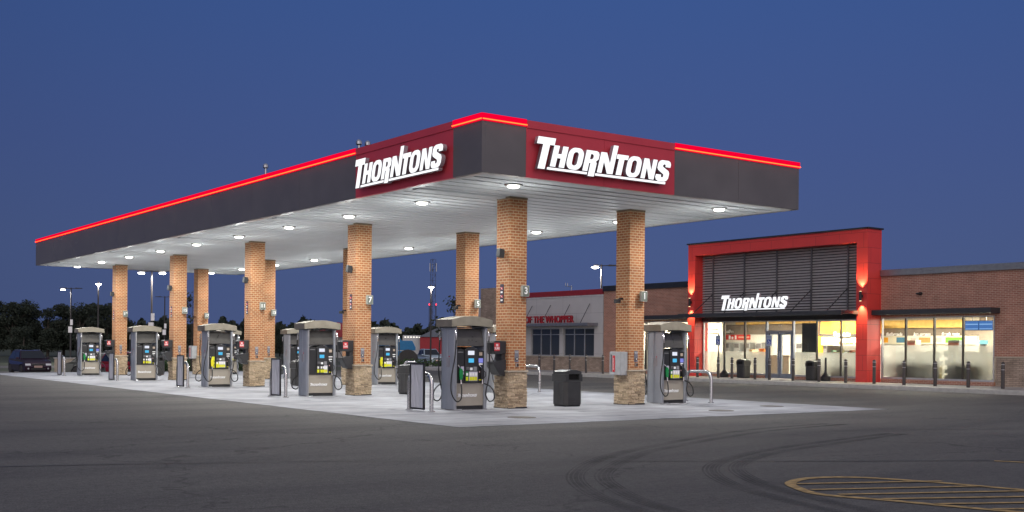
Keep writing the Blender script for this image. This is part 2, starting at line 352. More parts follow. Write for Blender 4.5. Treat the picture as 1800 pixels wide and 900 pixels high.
# manhole and tank covers on the slab
def arc_pts(pts, n=10):
    P = [Vector((*p, 0)) for p in pts]; P = [P[0]*2-P[1]]+P+[P[-1]*2-P[-2]]; o = []
    for i in range(1, len(P)-2):
        for k in range(n):
            t = k/n; a, b_, c, d = P[i-1:i+3]
            o.append(.5*((2*b_)+(c-a)*t+(2*a-5*b_+4*c-d)*t*t+(3*b_-a-3*c+d)*t**3))
    return o+[P[-2]]
def ribbon(mb, pts, wd, z):
    P = arc_pts(pts); L_, R_ = [], []
    for k, p in enumerate(P):
        d = (P[min(k+1, len(P)-1)]-P[max(k-1, 0)]).normalized(); n = Vector((-d.y, d.x, 0))*(wd/2); L_.append(p+n); R_.append(p-n)
    for k in range(len(P)-1): mb.quad([(*R_[k].xy, z), (*R_[k+1].xy, z), (*L_[k+1].xy, z), (*L_[k].xy, z)])
    return mb
m_t = bpy.data.materials.new('tyre_rubber_film'); m_t.use_nodes = True
t_ = m_t.node_tree; b_ = t_.nodes['Principled BSDF']; b_.inputs['Base Color'].default_value = (.03, .03, .032, 1); b_.inputs['Roughness'].default_value = .7
g_ = t_.nodes.new('ShaderNodeNewGeometry'); n_ = t_.nodes.new('ShaderNodeTexNoise'); n_.inputs['Scale'].default_value = 1.2; n_.inputs['Detail'].default_value = 8
r_ = t_.nodes.new('ShaderNodeMapRange'); r_.inputs[1].default_value = .3; r_.inputs[2].default_value = .7; r_.inputs[3].default_value = .06; r_.inputs[4].default_value = .52
t_.links.new(g_.outputs['Position'], n_.inputs[0]); t_.links.new(n_.outputs[0], r_.inputs[0]); t_.links.new(r_.outputs[0], b_.inputs['Alpha'])
TR = [([(18.1, 14.2), (15.1, 13.7), (11.6, 12.25), (9.8, 11.3), (8.35, 10.1), (7.5, 8.95), (7.0, 7.8), (6.7, 6.2)], 'outermost wide skid arc curving across the asphalt foreground'),
      ([(18.3, 13.9), (15.4, 13.4), (12.2, 12.2), (10.4, 11.3), (8.65, 9.95), (7.8, 8.8), (7.25, 7.6), (7.0, 6.1)], 'second skid arc just inside the outermost one'),
      ([(17.0, 12.0), (13.5, 11.2), (11.4, 10.45), (10.05, 9.6), (9.1, 8.4), (8.6, 7.2), (8.2, 5.9)], 'third skid arc, left of the yellow striped island'),
      ([(17.2, 11.8), (13.8, 11.0), (11.9, 10.4), (10.45, 9.55), (9.45, 8.3), (8.95, 7.1), (8.5, 5.8)], 'innermost skid arc beside the yellow striped island')]
for pts, lab in TR:
    mb = MB()
    for q, wq in ((-.095, .022), (-.045, .035), (.01, .05), (.06, .03), (.10, .02)):
        ribbon(mb, [(x+q*.75, y-q*.65) for x, y in pts], wq, .008+abs(q)*.005)
    tag(mb.build('tyre_mark', m_t), lab, 'tyre mark', 'skid marks on the asphalt')
for pts in ([(2, 22), (8, 20.5), (14, 14.5), (26, 9)], [(-4, 16), (5, 13.5), (12, 9.5), (20, 5)]):
    mb = MB(); ribbon(mb, pts, .05, .005); o = mb.build('pavement_seam', mat('tar_seam', (.05, .05, .052), .6)); tag(o, 'thin dark seam running across the %s asphalt' % ('open foreground' if pts[0][0] < 0 else 'middle'), 'seam')
for x, y, lb in ((19.6, 18.4, 'round steel lid set in the concrete near column 1'), (13.9, 18.6, 'round steel lid set in the concrete near the front corner of the slab'), (22.3, 19.2, 'round steel lid set in the concrete near the right corner of the slab')):
    tag(MB().lathe([(.30, .0), (.30, .012), (.27, .013), (.05, .015)], (x, y, 0), 24).build('tank_lid', mat('lid_iron', (.10, .085, .07), .6, .4)), lb, 'tank lid', 'steel lids in the concrete')
# painted island, lower right
mb = MB()
out_ = [(11.6, 6.0), (11.4, 6.4), (11.18, 7.32), (10.84, 8.05), (10.3, 8.3), (9.75, 8.12), (9.42, 7.72), (9.25, 7.3), (9.45, 6.68), (9.65, 5.95), (9.9, 5.2)]
ribbon(mb, out_, .12, .007)
pi_ = tag(mb.build('painted_island', M_paint), 'rounded yellow striped no-driving island painted on the asphalt', 'road marking')
for (a, c) in (((9.72, 8.02), (11.34, 7.3)), ((9.45, 7.6), (11.3, 6.8)), ((9.38, 7.2), (11.35, 6.3)), ((9.48, 6.75), (11.3, 5.85)), ((9.6, 6.25), (11.3, 5.4)), ((9.75, 5.75), (11.2, 4.95))): mb = MB(); ribbon(mb, [a, c], .08, .0105); mb.build('stripe', M_paint, pi_)
mb = MB(); ribbon(mb, [(14.05, 8.28), (15.0, 6.4)], .1, .007); tag(mb.build('parking_line', M_paint), 'short yellow line at the right edge of the lot', 'road marking')

# ------------------------------------------------------------------ logo lettering
def rrect(x0, y0, x1, y1, r, n=6):
    o = []
    for cx, cy, a in ((x1-r, y0+r, -90), (x1-r, y1-r, 0), (x0+r, y1-r, 90), (x0+r, y0+r, 180)):
        for k in range(n+1): t = R(a+90*k/n); o.append((cx+r*cos(t), cy+r*sin(t)))
    return o
def logo_letters():
    t = .32
    yield [[(-.36, .98), (0, .98), (0, -.16), (.40, -.16), (.40, .98), (.66, .98), (.66, 1.31), (-.36, 1.31)]]           # tall T
    x = .66; yield [[(x, 0), (x+t, 0), (x+t, .42), (x+.52, .42), (x+.52, 0), (x+.84, 0), (x+.84, 1), (x+.52, 1), (x+.52, .62), (x+t, .62), (x+t, 1), (x, 1)]]
    yield [rrect(1.57, -.02, 2.50, 1.02, .36), rrect(1.88, .18, 2.19, .82, .14)]
    yield [[(2.60, 0), (2.91, 0), (2.91, .40), (2.99, .40), (2.99, -.22), (3.37, -.22), (3.37, .42), (3.30, .50), (3.43, .62), (3.43, .84), (3.36, .95), (3.24, 1), (2.60, 1)], [(2.91, .58), (3.03, .58), (3.10, .64), (3.10, .76), (3.03, .83), (2.91, .83)]]
    x = 3.50; yield [[(x, 0), (x+.29, 0), (x+.29, .56), (x+.62, 0), (x+.98, 0), (x+.98, 1.4), (x+.68, 1.4), (x+.68, .50), (x+.36, 1), (x, 1)]]
    yield [[(4.68, 0), (5.03, 0), (5.03, .78), (5.26, .78), (5.26, 1), (4.52, 1), (4.52, .78), (4.68, .78)]]
    yield [rrect(5.26, -.02, 6.18, 1.02, .36), rrect(5.57, .18, 5.87, .82, .14)]
    x = 6.29; yield [[(x, 0), (x+.28, 0), (x+.28, .56), (x+.56, 0), (x+.88, 0), (x+.88, 1), (x+.6, 1), (x+.6, .44), (x+.32, 1), (x, 1)]]
    x = 7.24; yield [[(x+.02, .30), (x+.0, .16), (x+.08, .03), (x+.22, -.03), (x+.66, -.03), (x+.80, .03), (x+.88, .16), (x+.88, .40), (x+.80, .52), (x+.38, .70), (x+.36, .78), (x+.42, .83), (x+.5, .83), (x+.54, .78), (x+.54, .70), (x+.88, .70), (x+.88, .86), (x+.80, .98), (x+.66, 1.03), (x+.24, 1.03), (x+.10, .98), (x+.02, .86), (x+.02, .62), (x+.10, .52), (x+.50, .33), (x+.53, .24), (x+.49, .17), (x+.40, .17), (x+.36, .22), (x+.36, .30)]]
LOGO_BARS = [[(.53, -.16), (2.92, -.16), (2.92, -.05), (.53, -.05)], [(3.42, -.16), (8.0, -.16), (8.0, -.05), (3.42, -.05)]]
SH = .277
def logo(u, depth, mats, loc, ori, parent, names=('letter', 'underline'), merged=None):
    sh = lambda P: [((x+SH*y)*u, y*u) for x, y in P]
    if merged:
        sp = [sh(p) for l in logo_letters() for p in l]+[sh(p) for p in LOGO_BARS]
        return curve_mesh(merged, sp, depth, mats, loc, ori, parent)
    for l in logo_letters(): curve_mesh(names[0], [sh(p) for p in l], depth, mats, loc, ori, parent)
    for p in LOGO_BARS: curve_mesh(names[1], [sh(p)], depth, mats, loc, ori, parent)

# ------------------------------------------------------------------ canopy
X0, Y0, G, S = 15.814, 21.617, 3.798, 7.52
CX0, CX1, CY0, CY1 = 12.887, 22.627, 18.668, 54.646
ZB, ZT = 4.985, 6.167
can = empty('fuel_canopy', ((CX0+CX1)/2, (CY0+CY1)/2, 0), 0, 'long grey and red canopy on brick columns with a glowing red edge', 'canopy')
OFF = Vector(can.location)
def cbuild(mb, name, mats, bevel=0, **k):
    mb.v = [tuple(Vector(v)-OFF) for v in mb.v]
    return mb.build(name, mats, can, bevel, **k)
def seg(a, b, n):  # split a..b into n panels with hairline joints
    return [(a+(b-a)*k/n+(.004 if k else 0), a+(b-a)*(k+1)/n-(.004 if k < n-1 else 0)) for k in range(n)]
def fascia(y0, y1, n, m, name, side):
    mb = MB()
    for a, c in seg(y0, y1, n):
        if side == 'W': mb.box(CX0, a, ZB, CX0+.08, c, ZT)
        elif side == 'E': mb.box(CX1-.08, a, ZB, CX1, c, ZT)
        elif side == 'S': mb.box(a, CY0, ZB, c, CY0+.08, ZT)
        else: mb.box(a, CY1-.08, ZB, c, CY1, ZT)
    cbuild(mb, name, m)
fascia(CY0, 19.72, 1, M_grey, 'fascia_panel', 'W'); fascia(19.724, 23.97, 2, M_red, 'red_panel', 'W'); fascia(23.974, CY1, 10, M_grey, 'fascia_panel', 'W')
fascia(CX0+.082, 14.0, 1, M_grey, 'fascia_panel', 'S'); fascia(14.004, 18.27, 2, M_red, 'red_panel', 'S'); fascia(18.274, CX1-.082, 2, M_grey, 'fascia_panel', 'S')
fascia(CY0, CY1-.082, 12, M_grey, 'fascia_panel', 'E'); fascia(CX0+.082, CX1, 4, M_grey, 'fascia_panel', 'N')
# top trim on the red panels (a lip one can see) and a dark joint
mb = MB(); mb.box(CX0-.02, 19.73, ZT-.16, CX0-.002, 23.96, ZT); cbuild(mb, 'top_trim', M_red)
mb = MB(); mb.box(14.01, CY0-.02, ZT-.16, 18.26, CY0-.002, ZT); cbuild(mb, 'top_trim', M_red)
# deck
mb = MB(); mb.box(CX0+.085, CY0+.085, ZB+.35, CX1-.085, CY1-.085, ZT-.25); cbuild(mb, 'deck', M_dark)
mb = MB(); y = CY0+.25; w_ = .48
while y+w_ < CY1-.2:
    mb.box(CX0+.25, y, 5.0, CX1-.25, y+w_-.11, 5.03); mb.box(CX0+.25, y+w_-.11, 5.045, CX1-.25, y+w_, 5.06, 1); y += w_
yend = y
cbuild(mb, 'ceiling', [M_white, mat('ceiling_groove', (.36, .36, .355), .5)])
mb = MB(); mb.box(CX0+.082, CY0+.082, 4.99, CX1-.082, CY0+.248, 5.02); mb.box(CX0+.082, yend+.002, 4.99, CX1-.082, CY1-.082, 5.02)
mb.box(CX0+.082, CY0+.25, 4.99, CX0+.248, yend, 5.02); mb.box(CX1-.248, CY0+.25, 4.99, CX1-.082, yend, 5.02)
cbuild(mb, 'edge_trim', M_trim)
for j in range(5):
    yy = Y0+S*j-.1
    for a, c in ((CX0+.26, X0-.26), (X0+G+.26, CX1-.26)): cbuild(MB().box(a, yy, 4.965, c, yy+.28, 4.999), 'gutter_channel', M_white, .01)
# light strip: glowing core, plus emissive band painting its glow on the fascia
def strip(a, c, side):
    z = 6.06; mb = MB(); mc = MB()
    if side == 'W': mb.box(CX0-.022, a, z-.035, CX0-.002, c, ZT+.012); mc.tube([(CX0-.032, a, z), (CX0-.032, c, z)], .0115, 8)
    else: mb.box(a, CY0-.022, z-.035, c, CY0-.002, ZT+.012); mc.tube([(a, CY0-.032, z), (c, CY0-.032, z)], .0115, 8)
    h = cbuild(mb, 'strip_glow_band', M_glow); o = cbuild(mc, 'glowing_core', M_core); o.parent = h
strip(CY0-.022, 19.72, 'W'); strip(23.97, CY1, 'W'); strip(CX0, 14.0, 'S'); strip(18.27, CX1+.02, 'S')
# columns with ledgestone bases
def stone_base(hw, z0, z1, seed=1):
    rnd = random.Random(seed); mb = MB(); z = z0
    mb.box(-hw+.03, -hw+.03, z0, hw-.03, hw-.03, z1)
    while z < z1-.02:
        h = min(rnd.uniform(.022, .042), z1-z)
        for side in range(4):
            x = -hw+.0
            while x < hw-.02:
                l = min(rnd.uniform(.08, .24), hw-x); d = rnd.uniform(0, .03)
                Mx = Matrix.Rotation(side*pi/2, 4, 'Z')
                mb.box(x+.002, -hw-d+.008, z+.002, x+l-.002, -hw+.032+rnd.random()*.001, z+h-.002, 0, Mx); x += l
        z += h
    return mb
CW, BW = .513/2, .275
colm = MB().box(-CW, -CW, .905, CW, CW, 5.0)
colp = None; basep = None; capp = None
for j in range(5):
    for i in range(2):
        loc = Vector((X0+G*i, Y0+S*j, 0))-OFF
        if colp is None:
            colp = colm.build('column', M_brick, can); basep = stone_base(BW, 0.02, .86).build('stone_base', M_stone, colp)
            capp = MB().box(-.305, -.305, .862, .305, .305, .903).build('stone_cap', M_cap, colp, .008)
            skp = MB().box(-.285, -.285, 0.007, .285, .285, .04).build('footing', M_dark, colp)
            flp = MB().box(-.265, -.265, 4.955, .265, .265, 4.999).build('flashing', mat('flashing', (.2, .15, .1), .5, .3), colp)
            c_ = colp
        else: c_ = copy_tree(colp, can)
        c_.location = loc
# vent pipes poking above the canopy roof
for (x, y), lab in (((14.6, 27.0), 'short vent pipe pair above the canopy roof behind the left sign'), ((14.3, 32.4), 'shorter pair of vent pipes farther back on the canopy roof')):
    e = empty('vent_pipe', (x, y, ZT-.25), 0, lab, 'vent pipe', 'vent pipes on the canopy roof')
    for k in (0, 1):
        h = .95 if (k == 0 or x > 14.5) else .7
        p = MB().tube([(k*.27, 0, 0), (k*.27, 0, h)], .04).build('pipe', M_alu, e); MB().lathe([(.05, h), (.085, h+.03), (.085, h+.1), (.04, h+.15)], (k*.27, 0, 0), 10).build('pipe_cap', M_alu, p)

# ---- signs on the canopy
U = .454
sg = empty('canopy_sign', (14.18, CY0-.14, 5.235), 0, 'large illuminated white italic lettering on the short end of the canopy', 'sign', 'illuminated store name signs')
logo(U, .10, [M_face, M_ret], (0, 0, 0), 'S', sg)
sg = empty('canopy_sign', (CX0-.14, 23.61, 5.235), 0, 'large illuminated white italic lettering on the long side of the canopy', 'sign', 'illuminated store name signs')
logo(U, .10, [M_face, M_ret], (0, 0, 0), 'W', sg)
mb = MB()
# ---- recessed lights
ORDN = ['first', 'second', 'third', 'fourth', 'fifth', 'sixth', 'seventh', 'eighth', 'ninth', 'tenth']
fx = None
for row, xx in (('left', 14.5), ('right', 20.93)):
    for k in range(10):
        y = 19.78+3.78*k
        lab = '%s canopy light from the near end, in the %s row' % (ORDN[k], row)
        if fx is None:
            fx = empty('canopy_light', (xx, y, 4.97), 0, lab, 'light fixture', 'recessed lights under the canopy')
            MB().lathe([(.20, .033), (.20, .004), (.14, .0)], n=24).build('housing', mat('fixture_ring', (.25, .25, .25), .5), fx)
            MB().lathe([(.136, -.001), (.13, -.03), (.09, -.045)], n=20).build('lens', M_lens, fx)
            l = fx
        else: l = place(copy_tree(fx), (xx, y, 4.97), 0, lab)
        area('canopy_lamp', (0, 0, -.05), .26, 72, (1, .985, .92), parent=l, spread=172)
        pl = bpy.data.lights.new('ceiling_fill', 'POINT'); pl.energy = 17; pl.color = (.96, 1, .98); pl.shadow_soft_size = .12  # added fill light without a body, below the fixture, to brighten the ceiling
        po = bpy.data.objects.new('ceiling_fill', pl); C.objects.link(po); po.parent = l; po.location = (0, 0, -.8)

# ------------------------------------------------------------------ dispensers
def dispenser(kind):
    e = empty('fuel_dispenser')
    # pillars
    for s in (-1, 1):
        xo, xi = s*.39, s*.335
        prof = [(xi, -.30), (xo-s*.03, -.315), (xo, -.27), (xo+s*.012, -.1), (xo+s*.012, .1), (xo, .27), (xo-s*.03, .315), (xi, .30)]
        mb = MB().prism(prof, .02, 1.93, 'z'); mb.box(min(xo, xo+s*.02), -.004, .03, max(xo, xo+s*.02), .004, 1.9)
        mb.build('pillar', M_silver, e)
        mb = MB().box(min(xi, xo)+.015, -.328, .02, max(xi, xo)-.01, -.312, 1.9); mb.box(min(xi, xo)+.015, .312, .02, max(xi, xo)-.01, .328, 1.9)
        mb.build('pillar_trim', M_alu, e)
    MB().box(-.332, -.255, .1, .332, .255, .62).build('lower_cabinet', M_taupe, e, .008)
    MB().box(-.34, -.24, .007, .34, .24, .098).build('kick_plate', M_black, e)
    # canopy hood, arched
    n = 10; top = [(-.49+.98*k/n, 2.07+.085*sin(pi*k/n)) for k in range(n+1)]; bot = [(.49-.98*k/n, 1.90+.035*sin(pi*k/n)) for k in range(n+1)]
    MB().prism(top+bot, -.37, .37, 'y').build('hood', mat('hood_taupe', (.25, .225, .18), .5, .1), e, .006)
    MB().box(-.46, -.345, 1.885, .46, .345, 1.9).build('hood_underside', M_black, e)
    for f in (0, 1):  # two fuelling sides
        Mz = Matrix.Rotation(pi*f, 4, 'Z'); T = lambda *p: tuple(Mz @ Vector(p))
        mb = MB().box(-.33, -.02, 1.46, .33, .02, 1.87, 0, Mz @ Matrix.Translation((0, -.20, 0)) @ Matrix.Translation((0, 0, 1.66)) @ Matrix.Rotation(R(-14), 4, 'X') @ Matrix.Translation((0, 0, -1.66)))
        mb.build('topper_sign', mat('topper_gloss', (.07, .066, .062), .3), e)
        def head(x0, x1, z1, arch, yf):
            m_ = 8; P = [(x0, .62)]+[(x0+(x1-x0)*k/m_, z1+arch*sin(pi*k/m_)) for k in range(m_+1)]+[(x1, .62)]
            return MB().prism(P, -yf, -.01, 'y', 0, Mz)
        head(-.333, -.135, 1.37, .035, .275).build('side_panel', M_black, e, .006)
        c = head(-.13, .175, 1.39, .06, .30).build('control_panel', mat('panel_black', (.03, .03, .033), .35), e, .008)
        head(.18, .333, 1.36, .012, .275).build('side_panel', M_black, e, .006)
        def plate(nm, x0, x1, z0, z1, m, y=-.306, par=None):
            return MB().box(x0, y, z0, x1, y+.008, z1, 0, Mz).build(nm, m, par or e)
        plate('white_screen', -.065, .085, 1.265, 1.36, M_lcdw, par=c); plate('cyan_screen', -.05, .075, 1.09, 1.185, M_lcdc, par=c)
        g1 = mat('key_grey', (.25, .25, .26), .5)
        plate('keypad', -.10, -.03,   .925, .985, g1, par=c); plate('receipt_slot', -.015, .045, .915, .975, M_text, -.3045, par=c); plate('card_reader', .065, .145, .90, .995, g1, -.312, par=c)
        mb = MB()
        for k in range(3):
            for q in range(3): mb.box(-.094+.021*k, -.3105,   .932+.017*q, -.08+.021*k, -.3065, .943+.017*q, 0, Mz)
        mb.build('key', M_black, c)
        if kind == 'green': plate('diesel_sticker', -.12, -.055, .665, .885, M_green, par=c)
        elif kind == 'yellow': plate('diesel_sticker', -.12, -.03, .665, .83, M_yel, par=c)
        plate('grade_panel', -.04 if kind != 'blank' else .07, .165, .67, .88, mat('grade_white', (.66, .64, .72), .5), -.3045, par=c)
        for k, cx in enumerate((-.088, .0, .062, .125)):
            MB().box(cx-.028, -.311, .68, cx+.028, -.307, .765, 0, Mz).build('octane_button', M_yel, c); MB().box(cx-.022, -.3105, .79, cx+.022, -.307, .855, 0, Mz).build('price_window', M_text, c)
        plate('card_logo', .215, .29, 1.25, 1.33, mat('pale_tan', (.45, .36, .28), .5), -.281)
        plate('violet_screen' if kind == 'green' else 'price_label', .205, .31, 1.085 if kind == 'green' else 1.11, 1.19 if kind == 'green' else 1.14, M_lcdp if kind == 'green' else M_text, -.281)
        plate('side_label', .21, .30, 1.04, 1.07, M_text, -.281); plate('side_label', .215, .275, .86, .89, mat('pale_pink', (.6, .4, .42), .5), -.281)
        plate('yellow_tag', .215, .265, .68, .705, M_yel, -.281)
        plate('instruction_plate', -.30, -.17, 1.32, 1.335, g1, -.281)
        mb = MB()
        for zz, r in ((1.15, .045), (1.02, .04)): mb.lathe([(r, -.002), (r, .002)], n=16)
        # holster sticker
        if kind == 'green': plate('holster_label', -.22, -.15, .82, 1.0, mat('pale_lilac', (.5, .46, .58), .5), -.281)
        if kind == 'yellow': plate('holster_label', -.24, -.16, .66, 1.03, M_yel, -.281)
        # logo on the cabinet
        lo = logo(.055, .006, [M_text], T(-.28, -.262, .31), 'S' if f == 0 else 'N', e, merged='cabinet_logo')
        # nozzles + hoses
        def nozzle(x, m_b):
            mb = MB()
            y_ = -.30
            mb.prism([(x-.03, .70), (x+.03, .70), (x+.045, .86), (x+.03, .94), (x-.02, .97), (x-.04, .88)], y_-.05, y_+.005, 'y', 0, Mz)
            nz = mb.build('nozzle', m_b, e, .01)
            MB().tube([T(x-.0, y_-.02, .94), T(x-.03, y_-.01, 1.0), T(x-.05, y_+.02, 1.03)], .013, 6).build('spout', M_steel, nz)
            MB().tube([T(x+.035, y_-.03, .73), T(x+.075, y_-.035, .78), T(x+.08, y_-.03, .86), T(x+.04, y_-.03, .9)], .008, 6).build('hand_guard', M_black, nz)
            MB().tube([T(x, y_-.03, .71), T(x+.005, y_-.035, .63), T(x+.005, y_-.04, .60)], .017, 6).build('swivel', M_steel, nz)
        def smooth(P, n=6):
            P = [Vector(p) for p in P]; P = [P[0]*2-P[1]]+P+[P[-1]*2-P[-2]]; o = []
            for i in range(1, len(P)-2):
                for k in range(n):
                    t = k/n; a, b2, c2, d = P[i-1:i+3]
                    o.append(.5*((2*b2)+(c2-a)*t+(2*a-5*b2+4*c2-d)*t*t+(3*b2-a-3*c2+d)*t**3))
            return o+[P[-2]]
        if kind != 'blank':
            nozzle(-.245, M_green if kind == 'green' else M_nyel)
            h = [T(-.385, -.37, 1.60), T(-.43, -.40, 1.2), T(-.52, -.43, .75), T(-.53, -.45, .42), T(-.42, -.46, .22), T(-.30, -.44, .26), T(-.25, -.38, .45), T(-.24, -.335, .60)]
            ho = MB().tube(smooth(h), .0145, 8).build('hose', M_rubber, e, smooth=True)
        nozzle(.27, M_black)
        h = [T(.40, -.37, 1.60), T(.405, -.39, 1.2), T(.40, -.40, .85), T(.36, -.41, .62), T(.30, -.43, .36), T(.38, -.45, .20), T(.50, -.44, .25), T(.50, -.42, .42), T(.42, -.38, .55), T(.30, -.345, .61)]
        MB().tube(smooth(h), .0145, 8).build('hose', M_rubber, e, smooth=True)
        for x in ((-.385, .40) if kind != 'blank' else (.40,)):
            mb = MB().tube([T(x, -.33, 1.80), T(x, -.36, 1.76), T(x, -.37, 1.70)], .02, 8); mb.tube([T(x, -.37, 1.70), T(x, -.37, 1.60)], [.024, .018], 8)
            mb.build('hose_swivel', M_steel, e)
        mb = MB().tube([T(-.40, -.33, .03), T(-.36, -.40, .02), T(-.27, -.42, .025)], .012, 6); mb.build('foot_pipe', M_alu, e)
    # instruction stickers on the outer side
    p_ = MB().box(-.414, -.12, .98, -.4035, .02, 1.2); p_.build('side_sticker', mat('sticker_grey', (.36, .35, .38), .5), e)
    MB().box(-.414, -.115, 1.215, -.4035, -.08, 1.24).build('side_sticker', M_redst, e)
    MB().box(-.45, -.4, 0.0065, .45, .4, .012).build('base_plate', mat('grout', (.33, .33, .34), .8), e)
    return e
KN = {(0, 0): 'green', (0, 1): 'blank', (0, 2): 'yellow', (0, 3): 'blank', (0, 4): 'green', (1, 0): 'green', (1, 1): 'yellow', (1, 2): 'yellow', (1, 3): 'blank', (1, 4): 'blank'}
DL = {(0, 0): 'nearest fuel pump, with a green nozzle and a long looping hose, left of column 3', (0, 1): 'fuel pump with one black nozzle, left of the brick column numbered 7',
      (0, 2): 'fuel pump with yellow nozzle, standing left of the brick column numbered 11', (0, 3): 'fuel pump with black nozzle beside column 15, second farthest in the front row',
      (0, 4): 'farthest pump of the front row, green sticker, near the parked dark car', (1, 0): 'fuel pump with green nozzle right of column 1, in front of the red portal',
      (1, 1): 'fuel pump mostly hidden behind column 3', (1, 2): 'pump with yellow nozzle right of column 7, in front of the blue truck',
      (1, 3): 'pump half hidden behind the pump beside column 7', (1, 4): 'pump hidden behind the yellow nozzle pump of column 11'}
protos = {}
for (i, j), kd in KN.items():
    x = (14.48, 20.95)[i]
    if kd not in protos: protos[kd] = d = dispenser(kd)
    else: d = copy_tree(protos[kd])
    tag(d, DL[(i, j)], 'fuel pump', 'fuel pumps under the canopy'); d.location = (x, Y0+S*j, 0); d.scale = (1.15, .9, 1)

# ------------------------------------------------------------------ hoops, bins and column furniture
def hoop():
    e = empty('guard_hoop')
    P = [(0, -.48, .0), (0, -.48, .62)]
    for k in range(1, 9): t = R(180-90*k/8); P.append((0, -.48+.22+.22*cos(t), .62+.22*sin(t)))
    for k in range(0, 9): t = R(90-90*k/8); P.append((0, .26+.22*cos(t), .62+.22*sin(t)))
    P.append((0, .48, .0))
    MB().tube(P, .045, 12).build('bent_pipe', M_steel, e, smooth=True)
    for s in (-1, 1): MB().lathe([(.085, .006), (.085, .02), (.05, .03)], (0, .48*s, 0), 12).build('foot_collar', M_steel, e)
    return e
hp = hoop()
NUM = {(0, j): n for j, n in enumerate((3, 7, 11, 15, 19))}; NUM.update({(1, j): n for j, n in enumerate((1, 5, 9, 13, 17))})
m_pn = bpy.data.materials.new('poster_film'); m_pn.use_nodes = True
t_ = m_pn.node_tree; b_ = t_.nodes['Principled BSDF']; b_.inputs['Base Color'].default_value = (.80, .81, .83, 1); b_.inputs['Metallic'].default_value = .15; b_.inputs['Roughness'].default_value = .24
g_ = t_.nodes.new('ShaderNodeTexCoord'); mp_ = t_.nodes.new('ShaderNodeMapping'); mp_.inputs['Scale'].default_value = (1, 3.2, 1.3); n_ = t_.nodes.new('ShaderNodeTexNoise'); n_.inputs['Scale'].default_value = 1.6; n_.inputs['Detail'].default_value = 1.5; n_.inputs['Distortion'].default_value = .8
bu_ = t_.nodes.new('ShaderNodeBump'); bu_.inputs['Strength'].default_value = 1; bu_.inputs['Distance'].default_value = .075
t_.links.new(g_.outputs['Object'], mp_.inputs[0]); t_.links.new(mp_.outputs[0], n_.inputs[0]); t_.links.new(n_.outputs[0], bu_.inputs['Height']); t_.links.new(bu_.outputs[0], b_.inputs['Normal'])
def framed():
    e = empty('poster_frame')
    mb = MB().box(-.02, -.30, .04, .02, -.262, 1.08); mb.box(-.02, .262, .04, .02, .30, 1.08); mb.box(-.02, -.26, .04, .02, .26, .078); mb.box(-.02, -.26, 1.042, .02, .26, 1.08)
    mb.build('frame', M_black, e)
    MB().box(-.008, -.26, .08, .008, .26, 1.04).build('film_sheet', m_pn, e)
    mb = MB().box(.02, -.2, .3, .05, .2, .34); mb.box(.02, -.2, .75, .05, .2, .79); mb.build('clamp', M_dark, e)
    return e
fr = framed()
WH = ['nearest', 'second', 'third', 'fourth', 'farthest']
first = True; ffirst = True
for j in range(5):
    for i, x in ((0, 13.3), (1, 22.12)):
        h = hp if first else copy_tree(hp); first = False
        tag(h, '%s steel guard hoop %s' % (WH[j], 'in front of the left row of pumps' if i == 0 else 'behind the right row of pumps'), 'guard rail', 'steel guard hoops at the pump islands')
        h.location = (x, Y0+S*j, 0)
    f_ = fr if ffirst else copy_tree(fr); ffirst = False
    tag(f_, '%s black poster frame, clipped to the %s guard hoop of the left row' % (WH[j], WH[j]), 'poster frame', 'black poster frames on the guard hoops')
    f_.location = (13.225, Y0+S*j, 0)
def bin_(name='litter_bin'):
    e = empty(name); w2 = .29
    prof = [(-w2, .05), (-w2-.02, .1), (-w2+.01, .83), (-w2+.05, .87), (w2-.05, .87), (w2-.01, .83), (w2+.02, .1), (w2, .05)]
    bd = MB().prism([(-.29, -.29), (-.23, -.33), (.23, -.33), (.29, -.29), (.33, -.23), (.33, .23), (.29, .29), (.23, .33), (-.23, .33), (-.29, .29), (-.33, .23), (-.33, -.23)], .05, .62, 'z')
    mb = bd
    o = mb.build('body', mat('bin_grey', (.034, .034, .035), .4), e, .01)
    MB().prism([(-.27, -.27), (.27, -.27), (.27, .27), (-.27, .27)], .007, .05, 'z').build('base', M_black, e)
    # ribs
    mb = MB()
    for s in (-1, 1):
        mb.box(-.2, s*.332-.006, .12, .2, s*.332+.006, .135); mb.box(-.2, s*.332-.006, .16, .2, s*.332+.006, .175); mb.box(-.2, s*.332-.006, .2, .2, s*.332+.006, .215)
        mb.box(s*.332-.006, -.03, .1, s*.332+.006, .03, .6)
    mb.build('rib', M_dark, e)
    # hood: frame around openings front/back
    hd = MB()
    n = 8; arc = [(-.30+.60*k/n, .86+.05*sin(pi*k/n)) for k in range(n+1)]
    hd.prism(arc+[(.30, .80), (-.30, .80)], -.30, .30, 'y')
    hd.box(-.32, -.32, .622, -.2, .32, .80); hd.box(.2, -.32, .622, .32, .32, .80)
    hd.box(-.2, -.32, .622, .2, -.25, .66); hd.box(-.2, .25, .622, .2, .32, .66)
    hd.build('hood', mat('bin_grey', (.034, .034, .035), .4), e, .008)
    MB().box(-.2, -.2, .622, .2, .2, .798).build('opening', mat('void_black', (.008, .008, .008), .9), e)
    return e
bp = bin_(); bp.scale = (.84, .84, 1)
for j in range(5):
    b_ = bp if j == 0 else copy_tree(bp)
    tag(b_, ['dark grey litter bin with open hood between columns 3 and 1', 'dark litter bin behind the nearest poster frame', 'litter bin in the middle pump island', 'litter bin on the fourth pump island', 'litter bin on the farthest pump island'][j], 'litter bin', 'dark litter bins between the columns')
    b_.location = (17.55, Y0+S*j, 0)
